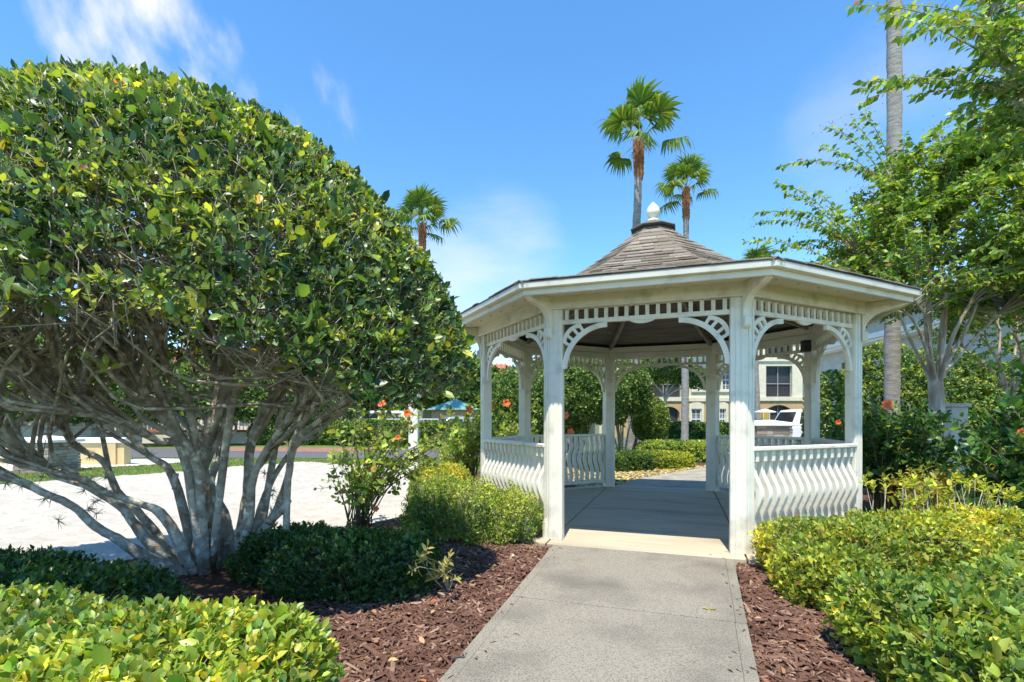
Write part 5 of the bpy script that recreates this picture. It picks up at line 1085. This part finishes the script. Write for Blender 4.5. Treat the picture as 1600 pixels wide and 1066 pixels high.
# ------------------------------------------------------------------ parked cars
M_carw = mat("white car paint", (.78, .79, .80), .22, spec=.6); M_carg = mat("silver car paint", (.45, .46, .48), .25, spec=.6, metal=.5); M_cglass = mat("car glass", (.02, .025, .03), .05, spec=.8); M_tyre = mat("tyre rubber", (.02, .02, .02), .8); M_rim = mat("rim", (.5, .5, .5), .3, metal=.8); M_lamp = mat("lamp lens", (.7, .7, .7), .1); M_red = mat("tail lamp", (.5, .03, .02), .2)
def car(name, label, loc, rz, paint, suv=False, cat="car"):
    t = thing(name, label, cat, loc, rz, "parked vehicles"); L, Wd = (4.7, 1.85); hb = .95 if suv else .80; ht = 1.75 if suv else 1.43
    prof_ = [(-2.32, .35), (-2.36, .62), (-2.25, hb), (-1.0, hb + .06), (1.05, hb + .05), (1.9, hb - .04), (2.28, hb - .2), (2.36, .55), (2.30, .32)]
    m = MB()
    rows = []
    for y, sc in ((-Wd / 2, .97), (-Wd / 2 + .07, 1), (Wd / 2 - .07, 1), (Wd / 2, .97)): rows.append([(x * sc, y, z) for x, z in prof_])
    n = len(prof_); v = [p for r in rows for p in r]; f = [(r * n + i, r * n + (i + 1) % n, (r + 1) * n + (i + 1) % n, (r + 1) * n + i) for r in range(3) for i in range(n)] + [tuple(range(n)), tuple(range(3 * n, 4 * n))]
    m.add(v, f); bevel(m.build("body", paint, t), .06, 3)
    cab = [(-2.15 if suv else -1.85, hb), (-1.75 if suv else -1.05, ht - .06), (-1.3 if suv else -.6, ht), (.1, ht), (.45, ht - .05), (1.25, hb)]
    m = MB(); v = []
    for s in (-1, 1):
        for x, z in cab: v.append((x, s * (Wd / 2 - .06 - .17 * (z - hb) / (ht - hb)), z + .03))
    k = len(cab); m.add(v, [tuple(range(k))[::-1], tuple(range(k, 2 * k))] + [(i, (i + 1) % k, k + (i + 1) % k, k + i) for i in range(k)]); bevel(m.build("cabin", paint, t), .04, 2)
    for s in (-1, 1):
        for a, b_ in (((cab[0][0] + .35), -.38), (-.30, cab[5][0] - .42)):
            m = MB(); q = [(a, hb + .10), (b_, hb + .10), (min(b_, .55) if b_ > 0 else b_, ht - .14), (max(a, cab[1][0] + .12), ht - .14)]
            m.prism(q, None, lambda x, z, tt: (x, s * (Wd / 2 - .06 - .17 * (z - hb) / (ht - hb) + .004 + .006 * tt), z + .03)); m.build("side_window", M_cglass, t)
        for x in (-1.42, 1.45):
            wh = link("wheel", None, t); wh.location = (x, s * (Wd / 2 - .09), .34)
            m = MB(); m.lathe([(.20, -.1), (.31, -.11), (.34, -.08), (.34, .08), (.31, .11), (.20, .1)], (0, 0, 0), 18); ty = m.build("tyre", M_tyre, wh, True); ty.rotation_euler = (R_(90), 0, 0)
            m = MB(); m.lathe([(.05, -.09), (.21, -.102), (.21, .102), (.05, .09)], (0, 0, 0), 14); ri = m.build("rim", M_rim, wh); ri.rotation_euler = (R_(90), 0, 0)
        m = MB(); m.box((2.22, s * .68, .66), (.22, .36, .13)); m.build("headlight", M_lamp, t); m = MB(); m.box((-2.28, s * .70, .78), (.14, .30, .16)); m.build("tail_light", M_red, t)
        m = MB(); m.box((.75, s * (Wd / 2 + .08), hb + .12), (.12, .2, .12)); bevel(m.build("mirror", paint, t), .03, 2)
    for (i, j) in ((0, 1), (4, 5)):
        a, b_ = cab[i], cab[j]; m = MB(); v = []; off = -.008 if i == 0 else .008
        for f_ in (.12, .88):
            x = a[0] + (b_[0] - a[0]) * f_; z = a[1] + (b_[1] - a[1]) * f_; w_ = Wd / 2 - .16 - .17 * (z - hb) / (ht - hb)
            v += [(x + off, -w_, z + .035), (x + off, w_, z + .035)]
        v += [(p[0] - off * .5, p[1], p[2] + .006) for p in v]
        m.add(v, [(0, 1, 3, 2), (4, 6, 7, 5), (0, 4, 5, 1), (2, 3, 7, 6), (0, 2, 6, 4), (1, 5, 7, 3)]); m.build("windscreen", M_cglass, t)
    return t
car("parked_car", "white parked car seen through the gazebo's left arches", (-.2, 28.0, -.085), R_(205), M_carw)
car("parked_car", "pale car parked further left, just left of the gazebo's left corner post", (-3.4, 29.5, -.085), R_(200), M_carg)
car("parked_car", "white sport utility car parked beyond the road left of the kiosk", (-7.6, 28.5, -.085), R_(170), M_carw, True)
car("white_van", "white van parked right behind the capped stone pillar", (15.0, 24.0, -.088), R_(4), M_carw, True, "van")

# grass blades on the strips of lawn beyond the sand
n = 40000; gp_ = np.c_[rng.uniform(-16, 3, n), rng.uniform(8, 17, n)]
SAND = [(-15, 1.0), (-6.2, 14.8), (-1.7, 12.3), (-.6, 1.0)]; WALK = [(-40, 11.2), (-13, 11.6), (-10.2, 13.6), (-9.2, 15.7), (-11.5, 16.2), (-14, 14.0), (-40, 13.6)]
gp_ = gp_[~in_poly(gp_, SAND) & ~in_poly(gp_, WALK) & ~in_poly(gp_, BED_L) & ~in_poly(gp_, BED_B) & (gp_[:, 1] < 16.2)]; n = len(gp_)
ga = rng.uniform(0, 6.28, n); D = norm(np.c_[np.cos(ga) * .5, np.sin(ga) * .5, np.ones(n)])
tag(leaves("grass", [np.c_[gp_, np.full(n, -.10)], D, norm(np.c_[-np.sin(ga), np.cos(ga), np.zeros(n)] + rng.normal(0, .2, (n, 3))), rng.uniform(.035, .08, n), np.full(n, .014)], [(.13, .20, .04, 3), (.20, .27, .06, 3), (.26, .27, .10, 1)], L_soft, None, LEAF_MIN), "short mown grass on the strip beyond the sand", "grass", kind="stuff")
